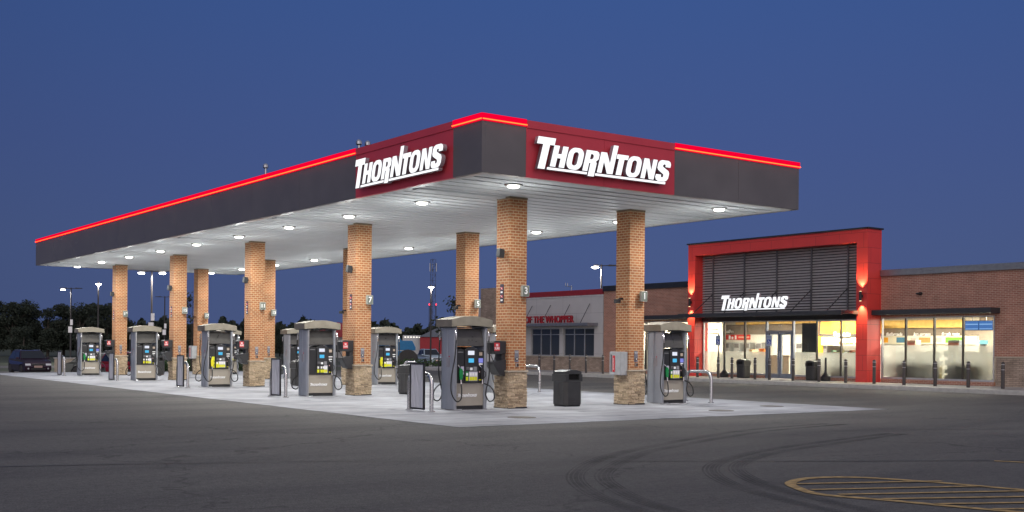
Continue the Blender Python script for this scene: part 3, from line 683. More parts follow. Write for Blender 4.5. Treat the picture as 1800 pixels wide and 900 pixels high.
# windshield service station
def service():
    e = empty('windshield_station')
    MB().prism([(-.40, 1.34), (-.44, 1.56), (-.36, 1.60), (0, 1.60), (0, 1.30), (-.36, 1.28)], -.16, .16, 'y').build('towel_box', mat('station_black', (.035, .035, .038), .4), e, .012)
    MB().prism([(-.10, .78), (-.22, .80), (-.42, 1.05), (-.44, 1.10), (-.30, 1.12), (0, 1.16), (0, .75)], -.17, .17, 'y').build('bucket', mat('station_black', (0, 0, 0)), e, .012)
    MB().box(-.12, -.13, 1.14, 0, .13, 1.30).build('back_plate', M_dark, e)
    MB().box(-.40, -.166, 1.36, -.22, -.161, 1.55).build('red_sticker', M_redst, e)
    text('sticker_text', 'BE\nSURE', .075, (-.31, -.168, 1.455), 'S', [M_text], .002, e, .002)
    MB().tube([(-.30, -.05, 1.05), (-.42, -.12, 1.16), (-.55, -.2, 1.26)], .012, 6).build('squeegee', M_black, e)
    return e
def numsign(n):
    e = empty('pump_number_sign')
    MB().box(-.10, -.06, -.13, .10, .02, .13).build('sign_box', mat('sign_pale', (.42, .44, .40), .5), e, .008)
    MB().box(-.086, -.063, -.115, .086, -.0605, .115).build('sign_face', mat('sign_olive', (.16, .18, .15), .5), e)
    text('numeral', str(n), .22 if n < 10 else .17, (0, -.066, -.0), 'S', [M_text], .004, e, .006)
    return e
def plate3():
    e = empty('warning_plate')
    MB().box(-.012, -.065, -.22, 0, .065, .22).build('plate', mat('plate_violet', (.05, .045, .07), .5), e)
    for z, m in ((.12, M_redst), (-.07, M_redst), (.03, M_text), (-.16, M_text)): MB().box(-.016, -.04, z-.03 if m is M_redst else z-.02, -.0125, .04, z+.03 if m is M_redst else z+.02).build('pictogram', m, e)
    for z in (.12, -.07): MB().tube([(-.018, -.035, z-.025), (-.018, .035, z+.025)], .005, 5).build('slash', M_text, e)
    return e
def estop():
    e = empty('emergency_stop')
    MB().box(-.055, -.012, -.03, .055, 0, .25).build('plate', mat('plate_slate', (.20, .20, .24), .5), e)
    text('plate_text', 'EMERGENCY\nSHUTOFF', .02, (0, -.014, .2), 'S', [M_text], .002, e)
    MB().lathe([(.04, -.005), (.04, .005)], n=16).build('symbol_disc', M_black, e).matrix_local = Matrix.Translation((0, -.015, .04)) @ Matrix.Rotation(pi/2, 4, 'X')
    MB().prism([(-.01, .02), (.01, .02), (.01, .05), (.02, .05), (0, .07), (-.02, .05), (-.01, .05)], -.024, -.0205, 'y').build('arrow', M_text, e)
    MB().box(-.04, -.04, -.15, .04, 0, -.05).build('button_box', mat('box_tan', (.35, .28, .24), .5), e, .006); MB().box(-.015, -.05, -.13, .03, -.041, -.07).build('button', M_black, e)
    return e
def speaker(south=False):
    e = empty('loudspeaker')
    MB().prism([(-.24, -.10), (-.06, -.14), (-.04, .12), (-.22, .15)], -.09, .09, 'y').build('speaker_body', mat('speaker_grey', (.028, .03, .034), .5), e, .01)
    MB().tube([(-.06, 0, 0), (0, 0, 0)], .03, 8).build('bracket', M_dark, e)
    return e
def camera_():
    e = empty('security_camera')
    MB().tube([(0, 0, 0), (-.1, 0, .0), (-.14, 0, -.03)], .025, 8).build('arm', M_dark, e); MB().box(-.26, -.05, -.12, -.1, .05, -.02).build('camera_body', mat('speaker_grey', (0, 0, 0)), e, .015)
    return e
def cabinet():
    e = empty('extinguisher_cabinet')
    MB().box(-.24, -.24, -.30, 0, .20, .30).build('case', mat('cabinet_grey', (.40, .41, .42), .45), e, .02)
    MB().box(-.246, -.02, -.22, -.241, .07, .20).build('red_label', M_redst, e)
    tx = text('label_text', 'EXTINGUISHER', .045, (-.249, .025, -.01), 'W', [M_text], .002, e)
    tx.matrix_local = Matrix.Translation((-.249, .025, -.01)) @ ORI['W'].to_4x4() @ Matrix.Rotation(pi/2, 4, 'Z')
    MB().box(-.245, .11, -.22, -.2405, .14, .22).build('handle_slot', M_black, e)
    return e
S0_ = 0
S0, P0, E0, K0, C0, F0 = service(), plate3(), estop(), speaker(), camera_(), cabinet(); used = set(); K0.scale = (.78, .78, .78); S0.scale = (.85, 1, 1)
def put(pr, loc, lab, cat, grp, rz=0):
    o = pr if pr.name not in used else copy_tree(pr); used.add(pr.name); tag(o, lab, cat, grp); o.location = loc; o.rotation_euler = (0, 0, rz); return o
for j in range(5):
    yc = Y0+S*j; nA, nB = NUM[(0, j)], NUM[(1, j)]
    put(S0, (X0-CW, yc, 0), 'black squeegee and towel station with a red sticker on column %d' % nA, 'service station', 'windshield stations on the columns')
    put(K0, (X0-CW, yc-.05, 3.66), 'small dark loudspeaker high on column %d' % nA, 'loudspeaker', 'loudspeakers on the columns')
    put(P0, (X0-CW, yc+.02, 2.72), 'dark no smoking plate on the side of column %d' % nA, 'warning sign', 'no smoking plates on the columns')
    put(E0, (X0-.02, yc-CW, 1.13), 'emergency shutoff plate and button on column %d' % nA, 'warning sign', 'shutoff plates on the columns')
    put(E0, (X0+G-.02, yc-CW, 1.13), 'emergency shutoff plate and button on column %d' % nB, 'warning sign', 'shutoff plates on the columns')
    for (x, n) in ((X0, nA), (X0+G, nB)):
        s = numsign(n); tag(s, 'pump number sign reading %d, on a brick column' % n, 'number sign', 'pump number signs'); s.location = (x+.15, yc-CW-.065, 2.78)
    put(C0, (X0+G-CW, yc, 2.72), 'small dark security camera on column %d' % nB, 'camera', 'cameras on the columns')
    if j in (0, 4): put(F0, (X0+G-CW, yc+.02, 1.06), '%s fire extinguisher cabinet, grey with red label, on column %d' % ('nearest' if j == 0 else 'farthest', nB), 'cabinet', 'extinguisher cabinets')

# ------------------------------------------------------------------ shop
st = empty('convenience_store', (39, 33, 0), 0, 'brick shop with a tall red portal, louvred front and brightly lit windows', 'shop')
SO = Vector(st.location)
def sb(mb, name, m, parent=None, bevel=0, **k):
    mb.v = [tuple(Vector(v)-SO) for v in mb.v]; o = mb.build(name, m, parent or st, bevel, **k); return o
XW = 39.1
def wall_with_window(ya, yb, wy0, wy1, stone_to):
    mb = MB()
    mb.box(XW, wy0, 2.79, XW+.3, wy1, 4.46); mb.box(XW, wy0, .15, XW+.3, wy1, .30)
    for a, c in ((ya, wy0), (wy1, yb)):
        if c-a > .01: mb.box(XW, a, 1.22 if (stone_to and a == ya and c-a > 1) else .15, XW+.3, c, 4.46)
    sb(mb, 'brick_wall', M_sbrick)
wall_with_window(12, 28.0, 23.07, 28.0, True)
mb = MB(); mb.box(XW-.035, 12, .15, XW+.27, 23.0, 1.2); sb(mb, 'stone_wainscot', brick('wainscot_stone', (.34, .26, .20), (.48, .37, .29), (.18, .14, .11), .24, .07, .006, bump=1., var=.5))
mb = MB(); mb.box(XW-.06, 12, 1.2, XW+.25, 23.02, 1.25); sb(mb, 'wainscot_cap', M_cap)
wall_with_window(38.05, 45.15, 38.3, 43.1, False)
mb = MB(); mb.box(XW-.1, 12, 4.44, XW+.35, 27.99, 4.70); sb(mb, 'coping', M_coping, bevel=.02)
mb = MB(); mb.box(XW-.1, 38.06, 4.42, XW+.35, 45.15, 4.70); sb(mb, 'coping', mat('coping_dark', (.04, .045, .055), .4, .4), bevel=.02)
mb = MB(); mb.box(XW+.3, 12.2, 4.2, 60, 45.1, 4.35); sb(mb, 'roof', M_dark)
mb = MB(); mb.box(60, 12, -.05, 60.3, 45.15, 4.5); mb.box(XW+.3, 12, -.05, 60, 12.3, 4.5); sb(mb, 'rear_wall', M_sbrick)
# portal
mb = MB(); mb.box(38.2, 28.0, .15, 39.099, 28.54, 6.33); mb.box(38.2, 37.6, .15, 39.099, 38.05, 6.33); mb.box(38.2, 28.541, 5.81, 39.099, 37.599, 6.33)
sb(mb, 'portal_frame', M_portal)
mb = MB(); mb.box(38.14, 27.94, 6.332, 39.16, 38.11, 6.40); sb(mb, 'portal_coping', mat('coping_dark', (0, 0, 0)), bevel=.01)
mb = MB(); mb.box(38.85, 28.545, 2.9, 39.0, 37.595, 5.805); sb(mb, 'screen_backing', mat('screen_back', (.045, .043, .045), .7))
mb = MB()
for k in range(23):
    z = 3.12+.119*k; mb.box(-.052, 28.545, -.008, .052, 37.595, .008, 0, Matrix.Translation((38.72, 0, z)) @ Matrix.Rotation(R(-50), 4, 'Y'))
lv = sb(mb, 'louvre_screen', M_louver)
for y in (29.28, 31.15, 33.04, 34.92, 36.85):
    mb = MB(); mb.box(38.60, y-.03, 3.05, 38.655, y+.03, 5.78); sb(mb, 'louvre_post', mat('post_grey', (.16, .155, .16), .4, .5), lv).location = (0, 0, 0)
# awnings
mb = MB(); mb.box(37.1, 28.42, 2.86, 37.22, 37.62, 3.04); mb.box(37.22, 28.42, 2.90, 38.6, 28.5, 3.04); mb.box(37.22, 37.54, 2.90, 38.6, 37.597, 3.04); mb.box(37.22, 28.5, 2.93, 38.6, 37.54, 3.0)
aw = sb(mb, 'awning', mat('awning_dark', (.05, .052, .06), .4, .4))
for y in (29.28, 31.15, 33.04, 34.92, 36.85):
    mb = MB(); mb.tube([(37.3, y, 3.04), (38.6, y, 3.98)], .022, 8); sb(mb, 'tie_rod', M_dark, aw)
for (a, c) in ((22.85, 27.99), (38.06, 43.3)):
    mb = MB(); mb.box(38.45, a, 2.86, 39.09, c, 3.06); sb(mb, 'awning', mat('awning_dark', (0, 0, 0)), bevel=.01)
# storefront glazing in the portal
frm = mat('storefront_frame', (.26, .29, .36), .4, .5)
def glazing(X, y0, y1, z0, z1, mull, header=None, dk=None, film_z=1.35, door=None):
    f = MB(); t = .05
    f.box(X-.05, y0, z0, X+.05, y0+t, z1); f.box(X-.05, y1-t, z0, X+.05, y1, z1); f.box(X-.05, y0+t, z1-t, X+.05, y1-t, z1)
    segs = [(y0+t, y1-t)] if not door else [(y0+t, door[0]), (door[1], y1-t)]
    for a, c in segs: f.box(X-.05, a, z0, X+.05, c, z0+.07)
    wn_ = sb(f, 'window', mat('frame_alu', (.45, .46, .50), .4, .4))
    for y in mull:
        m = MB().box(X-.055, y-.028, z0+.071, X+.055, y+.028, z1-.051); sb(m, 'mullion', mat('mullion_bronze', (.07, .06, .055), .45, .3), wn_)
    ys = sorted([y0+t]+list(mull)+[y1-t]+(list(door) if door else []))
    for a, c in zip(ys, ys[1:]):
        if door and a >= door[0]-.01 and c <= door[1]+.01: continue
        g = MB(); g.box(X-.006, a+.03, z0+.071, X+.006, c-.03, z1-.052); sb(g, 'pane', M_glass, wn_)
        g = MB(); g.box(X+.010, a+.03, z0+.073, X+.014, c-.03, film_z); sb(g, 'frosted_film', M_film, wn_)
    return wn_
m_f = bpy.data.materials.new('frosted_film'); m_f.use_nodes = True; t_ = m_f.node_tree; t_.nodes.clear()
a_ = t_.nodes.new('ShaderNodeBsdfTranslucent'); a_.inputs[0].default_value = (.62, .61, .57, 1); d_ = t_.nodes.new('ShaderNodeBsdfDiffuse'); d_.inputs[0].default_value = (.32, .33, .34, 1)
tr_ = t_.nodes.new('ShaderNodeBsdfTransparent'); tr_.inputs[0].default_value = (.8, .82, .83, 1)
m1 = t_.nodes.new('ShaderNodeMixShader'); m1.inputs[0].default_value = .35; m2 = t_.nodes.new('ShaderNodeMixShader'); m2.inputs[0].default_value = .62; o_ = t_.nodes.new('ShaderNodeOutputMaterial')
t_.links.new(a_.outputs[0], m1.inputs[1]); t_.links.new(d_.outputs[0], m1.inputs[2]); t_.links.new(m1.outputs[0], m2.inputs[1]); t_.links.new(tr_.outputs[0], m2.inputs[2]); t_.links.new(m2.outputs[0], o_.inputs[0])
M_film = m_f
glazing(38.8, 28.55, 37.59, .28, 2.72, (36.24, 34.99, 30.95, 29.71), door=(32.18, 33.75), film_z=1.33)
mb = MB(); mb.box(38.7, 28.55, .15, 38.95, 32.17, .278); mb.box(38.7, 33.76, .15, 38.95, 37.59, .278); sb(mb, 'brick_plinth', M_sbrick)
mb = MB(); mb.box(38.68, 28.545, 2.722, 38.84, 37.595, 2.899); sb(mb, 'header', M_dark)
glazing(XW+.06, 23.08, 27.99, .30, 2.78, (26.87, 25.6, 24.37), film_z=1.66)
glazing(XW+.06, 38.31, 43.09, .30, 2.78, (39.5, 40.7, 41.9), film_z=1.33)
# doors
dr = MB(); dr.box(38.74, 32.18, .15, 38.86, 32.25, 2.67); dr.box(38.74, 33.68, .15, 38.86, 33.75, 2.67); dr.box(38.74, 32.25, 2.2, 38.86, 33.68, 2.27)
dfr = sb(dr, 'door_frame', frm)
g = MB(); g.box(38.79, 32.25, 2.271, 38.81, 33.68, 2.66); sb(g, 'pane', M_glass, dfr)
text('door_number', '4215', .1, tuple(Vector((38.775, 32.96, 2.5))-SO), 'W', [M_text], .003, dfr)
for y0, y1, hs in ((32.26, 32.955, 1), (32.975, 33.67, -1)):
    d = MB(); d.box(38.76, y0, .17, 38.84, y0+.10, 2.19); d.box(38.76, y1-.10, .17, 38.84, y1, 2.19); d.box(38.76, y0+.10, 2.09, 38.84, y1-.10, 2.19); d.box(38.76, y0+.10, .17, 38.84, y1-.10, .38)
    do = sb(d, 'door', frm); g = MB(); g.box(38.795, y0+.10, .381, 38.805, y1-.10, 2.089); sb(g, 'pane', M_glass, do)
    yy = y1-.05 if hs == 1 else y0+.05
    g = MB(); g.tube([(38.755, yy, 1.0), (38.70, yy, 1.03), (38.70, yy, 1.37), (38.755, yy, 1.4)], .015, 6); sb(g, 'handle', M_steel, do)
# interior shell
mb = MB(); mb.box(39.42, 12.4, -.02, 50, 45.1, .16); sb(mb, 'interior_floor', mat('floor_tile', (.42, .36, .28), .4))
M_tile = brick('wall_tile', (.80, .77, .68), (.77, .74, .66), (.6, .56, .48), .15, .30, .004, .35, .1, var=.05)
mb = MB(); mb.box(45.0, 22.2, .16, 45.1, 44, 3.3); sb(mb, 'back_wall', M_tile)
mb = MB(); mb.box(39.42, 22.1, .16, 45.1, 22.2, 3.3); mb.box(39.42, 43.6, .16, 45.1, 43.7, 3.3); sb(mb, 'side_wall', M_tile)
mb = MB(); mb.box(39.42, 22.1, 3.05, 45.1, 43.7, 3.1); sb(mb, 'interior_ceiling', mat('int_ceiling', (.66, .6, .5), .8))
M_tp = mat('taupe_paint', (.21, .175, .14), .8); M_gold = mat('gold_paint', (.85, .56, .16), .6)
mb = MB(); mb.box(44.93, 27.2, 2.12, 44.99, 32.4, 2.46); mb.box(44.93, 33.5, 2.22, 44.99, 41.9, 2.72); mb.box(44.9, 22.3, 1.3, 44.985, 27.2, 3.0); sb(mb, 'taupe_band', M_tp)
mb = MB(); mb.box(44.70, 27.9, 2.47, 44.99, 33.4, 2.82); sb(mb, 'gold_soffit', M_gold)
mb = MB(); mb.box(44.70, 33.5, 2.73, 44.99, 41.0, 3.0); sb(mb, 'gold_soffit', M_gold)
mb = MB(); mb.box(42.95, 40.36, .16, 43.05, 43.6, 3.05); sb(mb, 'lobby_wall', mat('cream_paint', (.68, .62, .48), .7))
mb = MB(); mb.box(42.9, 40.6, 2.22, 42.948, 41.6, 2.50); sb(mb, 'taupe_band', M_tp)
WS = lambda x, y, z: tuple(Vector((x, y, z))-SO)
text('wall_lettering', 'restrooms', .23, WS(42.885, 40.95, 2.34), 'W', [M_text], .02, st, .006)
text('wall_lettering', 'coffee', .24, WS(44.91, 41.65, 2.36), 'W', [M_text], .02, st, .01, shear=.2)
for s_, y_ in (('flatbreads', 31.45), ('ice cream', 30.0), ('fresh eats', 28.58)): text('wall_lettering', s_, .22, WS(44.91, y_, 2.18), 'W', [M_text], .02, st, .008, shear=.2)
# menu panels on the wall
def wallpanel(y0, y1, z0, z1, m, lab, X=44.93, extra=()):
    e = empty('menu_panel', (X, (y0+y1)/2, (z0+z1)/2), 0, lab, 'menu panel')
    MB().box(-.03, -(y1-y0)/2, -(z1-z0)/2, 0, (y1-y0)/2, (z1-z0)/2).build('panel', m, e)
    for (a, b2, c, d, mm) in extra: MB().box(-.036, a, c, -.031, b2, d).build('picture', mm, e)
    return e
M_cream = mat('panel_cream', (.78, .72, .56), .5, 0, .03)
wallpanel(27.3, 32.4, 1.74, 2.10, M_cream, 'long cream menu strip on the back wall behind the right window', 44.92,
          [(.95, 1.45, -.12, .12, mat('menu_blue', (.05, .16, .26), .5)), (-.30, .28, -.12, .12, mat('menu_orange', (.62, .22, .06), .5)), (-1.9, -1.05, -.12, .12, mat('menu_green', (.12, .34, .02), .5)), (1.9, 2.4, -.12, .12, mat('menu_gold', (.9, .42, .01), .5)),
           (.42, .72, -.1, .1, mat('menu_mauve', (.5, .4, .36), .5)), (-.85, -.5, -.1, .1, mat('menu_mauve', (0, 0, 0)))])
wallpanel(40.19, 41.9, 1.93, 2.19, mat('menu_red', (.72, .04, .03), .5), 'red drinks panel with three white cups on the tiled wall', 44.97,
          [(.10, .22, -.11, .1, M_text), (.32, .44, -.11, .03, M_text), (.52, .64, -.11, .1, M_text), (-.8, -.05, -.05, .05, mat('menu_salmon', (.8, .4, .3), .5))])
# food counter zone with golden fascia behind the right portal panes
fc = empty('food_counter', (43, 32.3, .16), 0, 'golden fronted food counter seen through the right side of the portal', 'counter')
FO = Vector(fc.location)
def fb(mb, name, m): mb.v = [tuple(Vector(v)-FO) for v in mb.v]; return mb.build(name, m, fc)
mb = MB()
for k in range(5): mb.box(43.0, 34.1-.66*(k+1)+.02, 2.19, 43.06, 34.1-.66*k, 2.76)
fb(mb, 'gold_panel', mat('gold_bright', (.9, .42, .02), .5)); fb(MB().box(43.06, 30.8, 2.1, 43.15, 34.25, 2.8), 'fascia_back', M_dark)
fb(MB().box(42.98, 30.8, 2.10, 43.05, 34.1, 2.18), 'fascia_rail', M_dark); fb(MB().box(43.1, 34.1, .16, 43.2, 34.3, 2.9), 'end_panel', mat('gold_bright', (0, 0, 0)))
fb(MB().box(43.05, 30.8, 1.66, 43.1, 34.1, 2.08), 'picture_panel', M_cream)
mb = MB(); rnd = random.Random(3)
for k in range(9): y = 31.2+.22*k; mb.box(43.03, y, 1.70, 43.048, y+rnd.uniform(.1, .2), 1.70+rnd.uniform(.05, .14))
fb(mb, 'picture', mat('food_brown', (.5, .17, .06), .5)); fb(MB().box(42.6, 30.8, .16, 43.05, 34.1, 1.2), 'counter_base', mat('counter_grey', (.22, .22, .22), .5))
text('wall_lettering', 'Fountain', .26, tuple(Vector((42.95, 32.85, 2.16))-FO), 'W', [M_text], .03, fc, .012)
# hanging black slatted board
e = empty('hanging_board', (40.5, 32.72, 1.97), 0, 'black slatted board hanging behind the glass right of the doors', 'board')
mb = MB(); mb.box(-.02, -.42, -.66, .02, .42, .66)
for k in range(14): mb.box(-.035, -.40, -.62+.092*k, -.021, .40, -.56+.092*k)
mb.build('slats', mat('board_black', (.02, .026, .03), .5), e); MB().tube([(0, 0, .66), (0, 0, 1.08)], .01, 6).build('hanger', M_dark, e)
# checkout counter, cartons
e = empty('checkout_counter', (42.3, 37.0, .16), 0, 'pale checkout counter seen through the left portal panes', 'counter')
MB().box(-.35, -1.9, 0, .35, 2.6, .95).build('counter_base', mat('counter_pale', (.45, .42, .37), .5), e); MB().box(-.4, -1.95, .95, .4, 2.65, 1.0).build('counter_top', mat('counter_stone', (.2, .18, .16), .4), e)
for (y, w2, h, m, lab) in ((36.9, .34, .30, mat('carton_orange', (.55, .16, .03), .6), 'orange carton on the checkout counter'), (37.6, .22, .25, mat('carton_tan', (.45, .32, .18), .6), 'tan carton on the counter, left of the orange one'), (38.3, .3, .12, M_text, 'low white tray on the counter')):
    e = empty('carton', (42.3, y, 1.16), 0, lab, 'carton'); MB().box(-.2, -w2/2, 0, .2, w2/2, h).build('box_body', m, e, .006); MB().box(-.21, -w2/2-.01, h, .21, w2/2+.01, h+.012).build('box_lid', m, e)
# gondola shelving behind the frosted film
gp = None
for (x, y, lab) in ((40.0, 30.0, 'shelf rack behind the glass at the right portal pier'), (40.0, 26.9, 'left shelf rack behind the wide right window'), (40.0, 24.6, 'right shelf rack behind the wide right window'), (40.9, 40.9, 'shelf rack behind the left wing window')):
    if gp is None:
        gp = empty('shelf_rack', (0, 0, .16), 0, 'x', 'shelf rack', 'shelf racks inside the shop'); MB().box(-.03, -.95, 0, .03, .95, 1.25).build('back_board', mat('rack_grey', (.12, .12, .12), .6), gp)
        for k in range(4): MB().box(-.35, -.95, .12+.3*k, .35, .95, .14+.3*k).build('shelf', mat('rack_grey', (0, 0, 0)), gp)
        mb = MB(); rnd = random.Random(5)
        for k in range(4):
            for s in (-1, 1):
                y2 = -.92
                while y2 < .85: w2 = rnd.uniform(.06, .14); mb.box(s*.08 if s > 0 else -.3, y2, .14+.3*k, .3 if s > 0 else -.08, y2+w2-.01, .14+.3*k+rnd.uniform(.1, .24)); y2 += w2
        tag(mb.build('packets', island_mat('packets', [(.3, .05, .04), (.4, .35, .1), (.08, .14, .3), (.4, .4, .4), (.1, .3, .12)], .4), gp), kind='stuff')
        o = gp
    else: o = copy_tree(gp)
    o.location = (x, y, .16); o['label'] = lab
# drink machines on a back counter
dm = None
e = empty('back_counter', (44.5, 35.6, .16), 0, 'long dark counter along the tiled back wall of the shop', 'counter'); MB().box(-.3, -5.2, 0, .42, 6.0, .92).build('counter_base', mat('counter_grey', (0, 0, 0)), e); MB().box(-.35, -5.25, .92, .42, 6.05, .96).build('counter_top', mat('counter_stone', (0, 0, 0)), e)
for k, y in enumerate((41.2, 40.5, 39.8, 39.0, 36.4, 35.6, 34.9)):
    if dm is None:
        dm = empty('drink_machine'); MB().box(-.2, -.2, 0, .25, .2, .66).build('casing', mat('machine_steel', (.4, .4, .4), .35, .5), dm, .01); MB().box(-.215, -.15, .38, -.201, .15, .6).build('panel', mat('machine_panel', (.10, .09, .09), .4), dm); MB().box(-.26, -.16, 0, -.201, .16, .05).build('drip_tray', M_black, dm); o = dm
    else: o = copy_tree(dm)
    tag(o, '%s drink machine from the left on the back counter of the shop' % ORDN[k], 'drink machine', 'drink machines on the back counter'); o.location = (44.45, y, 1.12)
for k, (x, y) in enumerate(((41.3, 28.0), (41.6, 26.2), (41.5, 23.6))):
    e = empty('display_stand', (x, y, .16), 0, ['narrow snack stand behind the left pane of the wide right window', 'narrow snack stand behind the second pane of the wide right window', 'narrow snack stand behind the rightmost pane of the wide right window'][k], 'display stand', 'snack stands inside the shop')
    MB().box(-.2, -.25, 0, .2, .25, 1.72).build('cabinet', mat('stand_%d' % k, ((.35, .30, .24), (.20, .22, .25), (.45, .4, .32))[k], .5), e, .01)
    for q in range(5): MB().box(-.23, -.22, .3+.28*q, -.201, .22, .5+.28*q).build('snack_row', mat('snack_%d' % (q % 3), ((.5, .42, .25), (.35, .16, .12), (.5, .5, .48))[q % 3], .4), e)
# televisions and small lit display
for (y, lab) in ((25.46, 'left of the two blue screens hanging in the right window'), (24.86, 'right of the two blue screens hanging in the right window')):
    e = empty('television', (41.5, y, 2.47), 0, lab, 'screen', 'ceiling hung screens')
    MB().box(0, -.31, -.20, .05, .31, .20).build('casing', M_black, e); MB().box(-.006, -.29, -.18, -.001, .29, .18).build('screen', emis('tv_blue', (.10, .24, .62), .8) if 'tv_blue' not in MATS else MATS['tv_blue'], e)
    mb = MB(); mb.box(-.010, -.27, .03, -.007, .27, .07); mb.box(-.010, -.27, -.15, -.007, .27, -.12); mb.build('screen_band', emis('tv_pale', (.35, .6, 1), .9) if 'tv_pale' not in MATS else MATS['tv_pale'], e)
    MB().tube([(.03, 0, .2), (.03, 0, .57)], .015, 6).build('hanger', M_dark, e)
e = empty('lit_display', (41, 24.65, 1.72), 0, 'small glowing cyan display at the right end of the right window', 'display'); MB().box(-.05, -.16, 0, .05, .16, .16).build('display_box', emis('cyan_glow', (.5, 1, .95), 1.1), e, .01); MB().box(-.06, -.1, -.3, .06, .1, 0).build('stand', M_dark, e)
# interior tubes + light
k = 0
for (x, ya, yb) in ((41.5, 27.0, 28.6), (43.2, 25.2, 26.6), (41.5, 23.2, 24.8), (42, 29.0, 31.0), (42, 32.0, 34.0), (42, 35, 37), (42, 38, 40), (42, 41, 43)):
    e = empty('ceiling_tube', (x, (ya+yb)/2, 3.0), 0, '%s bright tube light on the shop ceiling, counted from the right' % ORDN[min(9, [25.2, 23.2, 27.0, 29, 32, 35, 38, 41].index(ya) if ya in (25.2, 23.2, 27.0, 29, 32, 35, 38, 41) else 0)], 'tube light', 'tube lights inside the shop')
    MB().box(-.08, -(yb-ya)/2, .0, .08, (yb-ya)/2, .045).build('housing', M_text, e); MB().box(-.06, -(yb-ya)/2+.02, -.03, .06, (yb-ya)/2-.02, -.001).build('tube', MATS.get('tube_glow') or emis('tube_glow', (1, .93, .75), 5), e)
    area('tube_lamp', (0, 0, -.05), .3, 430, (1, .91, .74), shape='RECTANGLE', size_y=(yb-ya), parent=e)
# sconces
sp_ = None
for y, lab in ((28.25, 'cylindrical up and down wall light on the right red pier'), (37.83, 'cylindrical up and down wall light on the left red pier')):
    e = empty('wall_sconce', (38.2, y, 3.62), 0, lab, 'wall light', 'wall lights on the red piers')
    MB().lathe([(.055, -.19), (.055, .19)], (-.12, 0, 0), 14).build('cylinder_body', M_black, e, smooth=True); MB().box(-.08, -.04, -.06, -.002, .04, .06).build('mount', M_black, e)
    for s in (-1, 1):
        MB().lathe([(.045, s*.192), (.045, s*.197)], (-.12, 0, 0), 12).build('lens', MATS.get('warm_lens') or emis('warm_lens', (1, .75, .4), 6), e)
        l = bpy.data.lights.new('sconce_lamp', 'SPOT'); l.energy = 260; l.color = (1, .78, .36); l.spot_size = R(80); l.spot_blend = .7; l.shadow_soft_size = .03
        lo = bpy.data.objects.new('sconce_lamp', l); C.objects.link(lo); lo.parent = e; lo.location = (-.13, 0, s*.21); lo.rotation_euler = (0 if s < 0 else pi, 0, 0)
# sign over the shop door
sg = empty('shop_sign', (37.14, 34.84, 3.22), 0, 'illuminated white italic lettering standing on the awning above the shop doors', 'sign', 'illuminated store name signs')
logo(U*.985, .10, [M_face, M_ret], (0, 0, 0), 'W', sg)
e = empty('wall_fixture', (XW, 26.2, 3.73), 0, 'small dark hooded wall fixture on the brick above the right awning', 'wall fixture')
MB().prism([(-.02, 0), (-.16, -.02), (-.16, -.05), (-.02, -.08)], -.11, .11, 'y').build('hood', M_dark, e, .005); MB().box(-.02, -.06, -.1, 0, .06, .02).build('mount', M_dark, e)
# rooftop unit
e = empty('rooftop_unit', (45.5, 29.5, 4.35), 0, 'grey air conditioning unit on the shop roof behind the coping', 'rooftop unit'); MB().box(-1, -1.2, 0, 1, 1.0, .72).build('casing', M_coping, e, .02); MB().lathe([(.35, .72), (.35, .8)], (0, 0, 0), 16).build('fan_guard', M_dark, e)
# bollards
by = [36.11, 34.84, 34.03, 32.71, 31.91, 30.65, 29.33, 28.03, 26.71, 25.39, 24.08, 22.76, 21.45, 47.83, 46.55, 45.24, 43.94, 42.64]
bl = ['at the left red pier', 'carrying the left blue parking sign', 'in front of the left shop bin', 'just left of the shop doors', 'carrying the right blue parking sign at the doors', 'at the right edge of the shop doors', 'in front of the right shop bin', 'left of the right red pier',
      'at the left end of the wide right window', 'at the first mullion of the wide right window', 'at the middle of the wide right window', 'at the right end of the wide right window', 'in front of the stone wall at the picture edge',
      'farthest left along the grey restaurant', 'second from the left along the grey restaurant', 'third from the left along the grey restaurant', 'fourth from the left along the grey restaurant', 'at the brick end next to the restaurant']
bp0 = empty('bollard'); MB().lathe([(.062, 0), (.062, .86), (.055, .90), (.03, .93)], n=14).build('post', mat('bollard_bronze', (.06, .052, .052), .5), bp0, smooth=True)
for z in (.66, .84): MB().lathe([(.065, z-.012), (.065, z+.012)], n=14).build('reflective_band', M_alu, bp0)
for k, (y, lb) in enumerate(zip(by, bl)):
    o = bp0 if k == 0 else copy_tree(bp0); tag(o, 'dark bollard '+lb, 'bollard', 'bollards along the shop front'); o.location = (36.9, y, .15)
for y, sd in ((34.84, 'left'), (31.91, 'right')):
    e = empty('parking_sign', (36.9, y, 1.06), 0, '%s blue and white accessible parking sign on a bollard' % sd, 'sign', 'accessible parking signs')
    MB().tube([(0, 0, 0), (0, 0, 1.05)], .025, 8).build('sign_post', M_dark, e)
    MB().box(-.04, -.15, .52, -.028, .15, .98).build('sign_plate', mat('sign_paleblue', (.45, .52, .62), .5), e)
    MB().box(-.044, -.10, .60, -.041, .10, .80).build('blue_field', mat('sign_blue', (.02, .07, .42), .5), e)
    text('sign_text', 'RESERVED\nPARKING', .055, (-.043, 0, .89), 'W', [mat('sign_navy', (.03, .08, .3), .5)], .002, e)
    # wheelchair symbol
    P = [(-.047, .0+.055*cos(R(a)), .665+.045*sin(R(a))) for a in range(80, 400, 20)]
    MB().tube(P, .007, 5).build('symbol', M_text, e); MB().tube([(-.047, .02, .775), (-.047, .015, .70), (-.047, -.03, .70), (-.047, -.055, .64)], .009, 5).build('symbol', M_text, e)
for y, lb in ((34.45, 'dark litter bin under the windows left of the shop doors'), (30.6, 'dark litter bin against the glass right of the shop doors')):
    o = place(copy_tree(bp), (38.1, y, .15), -pi/2, lb, 'litter bins at the shop front'); o.scale = (.72, .72, .93)
ap = None
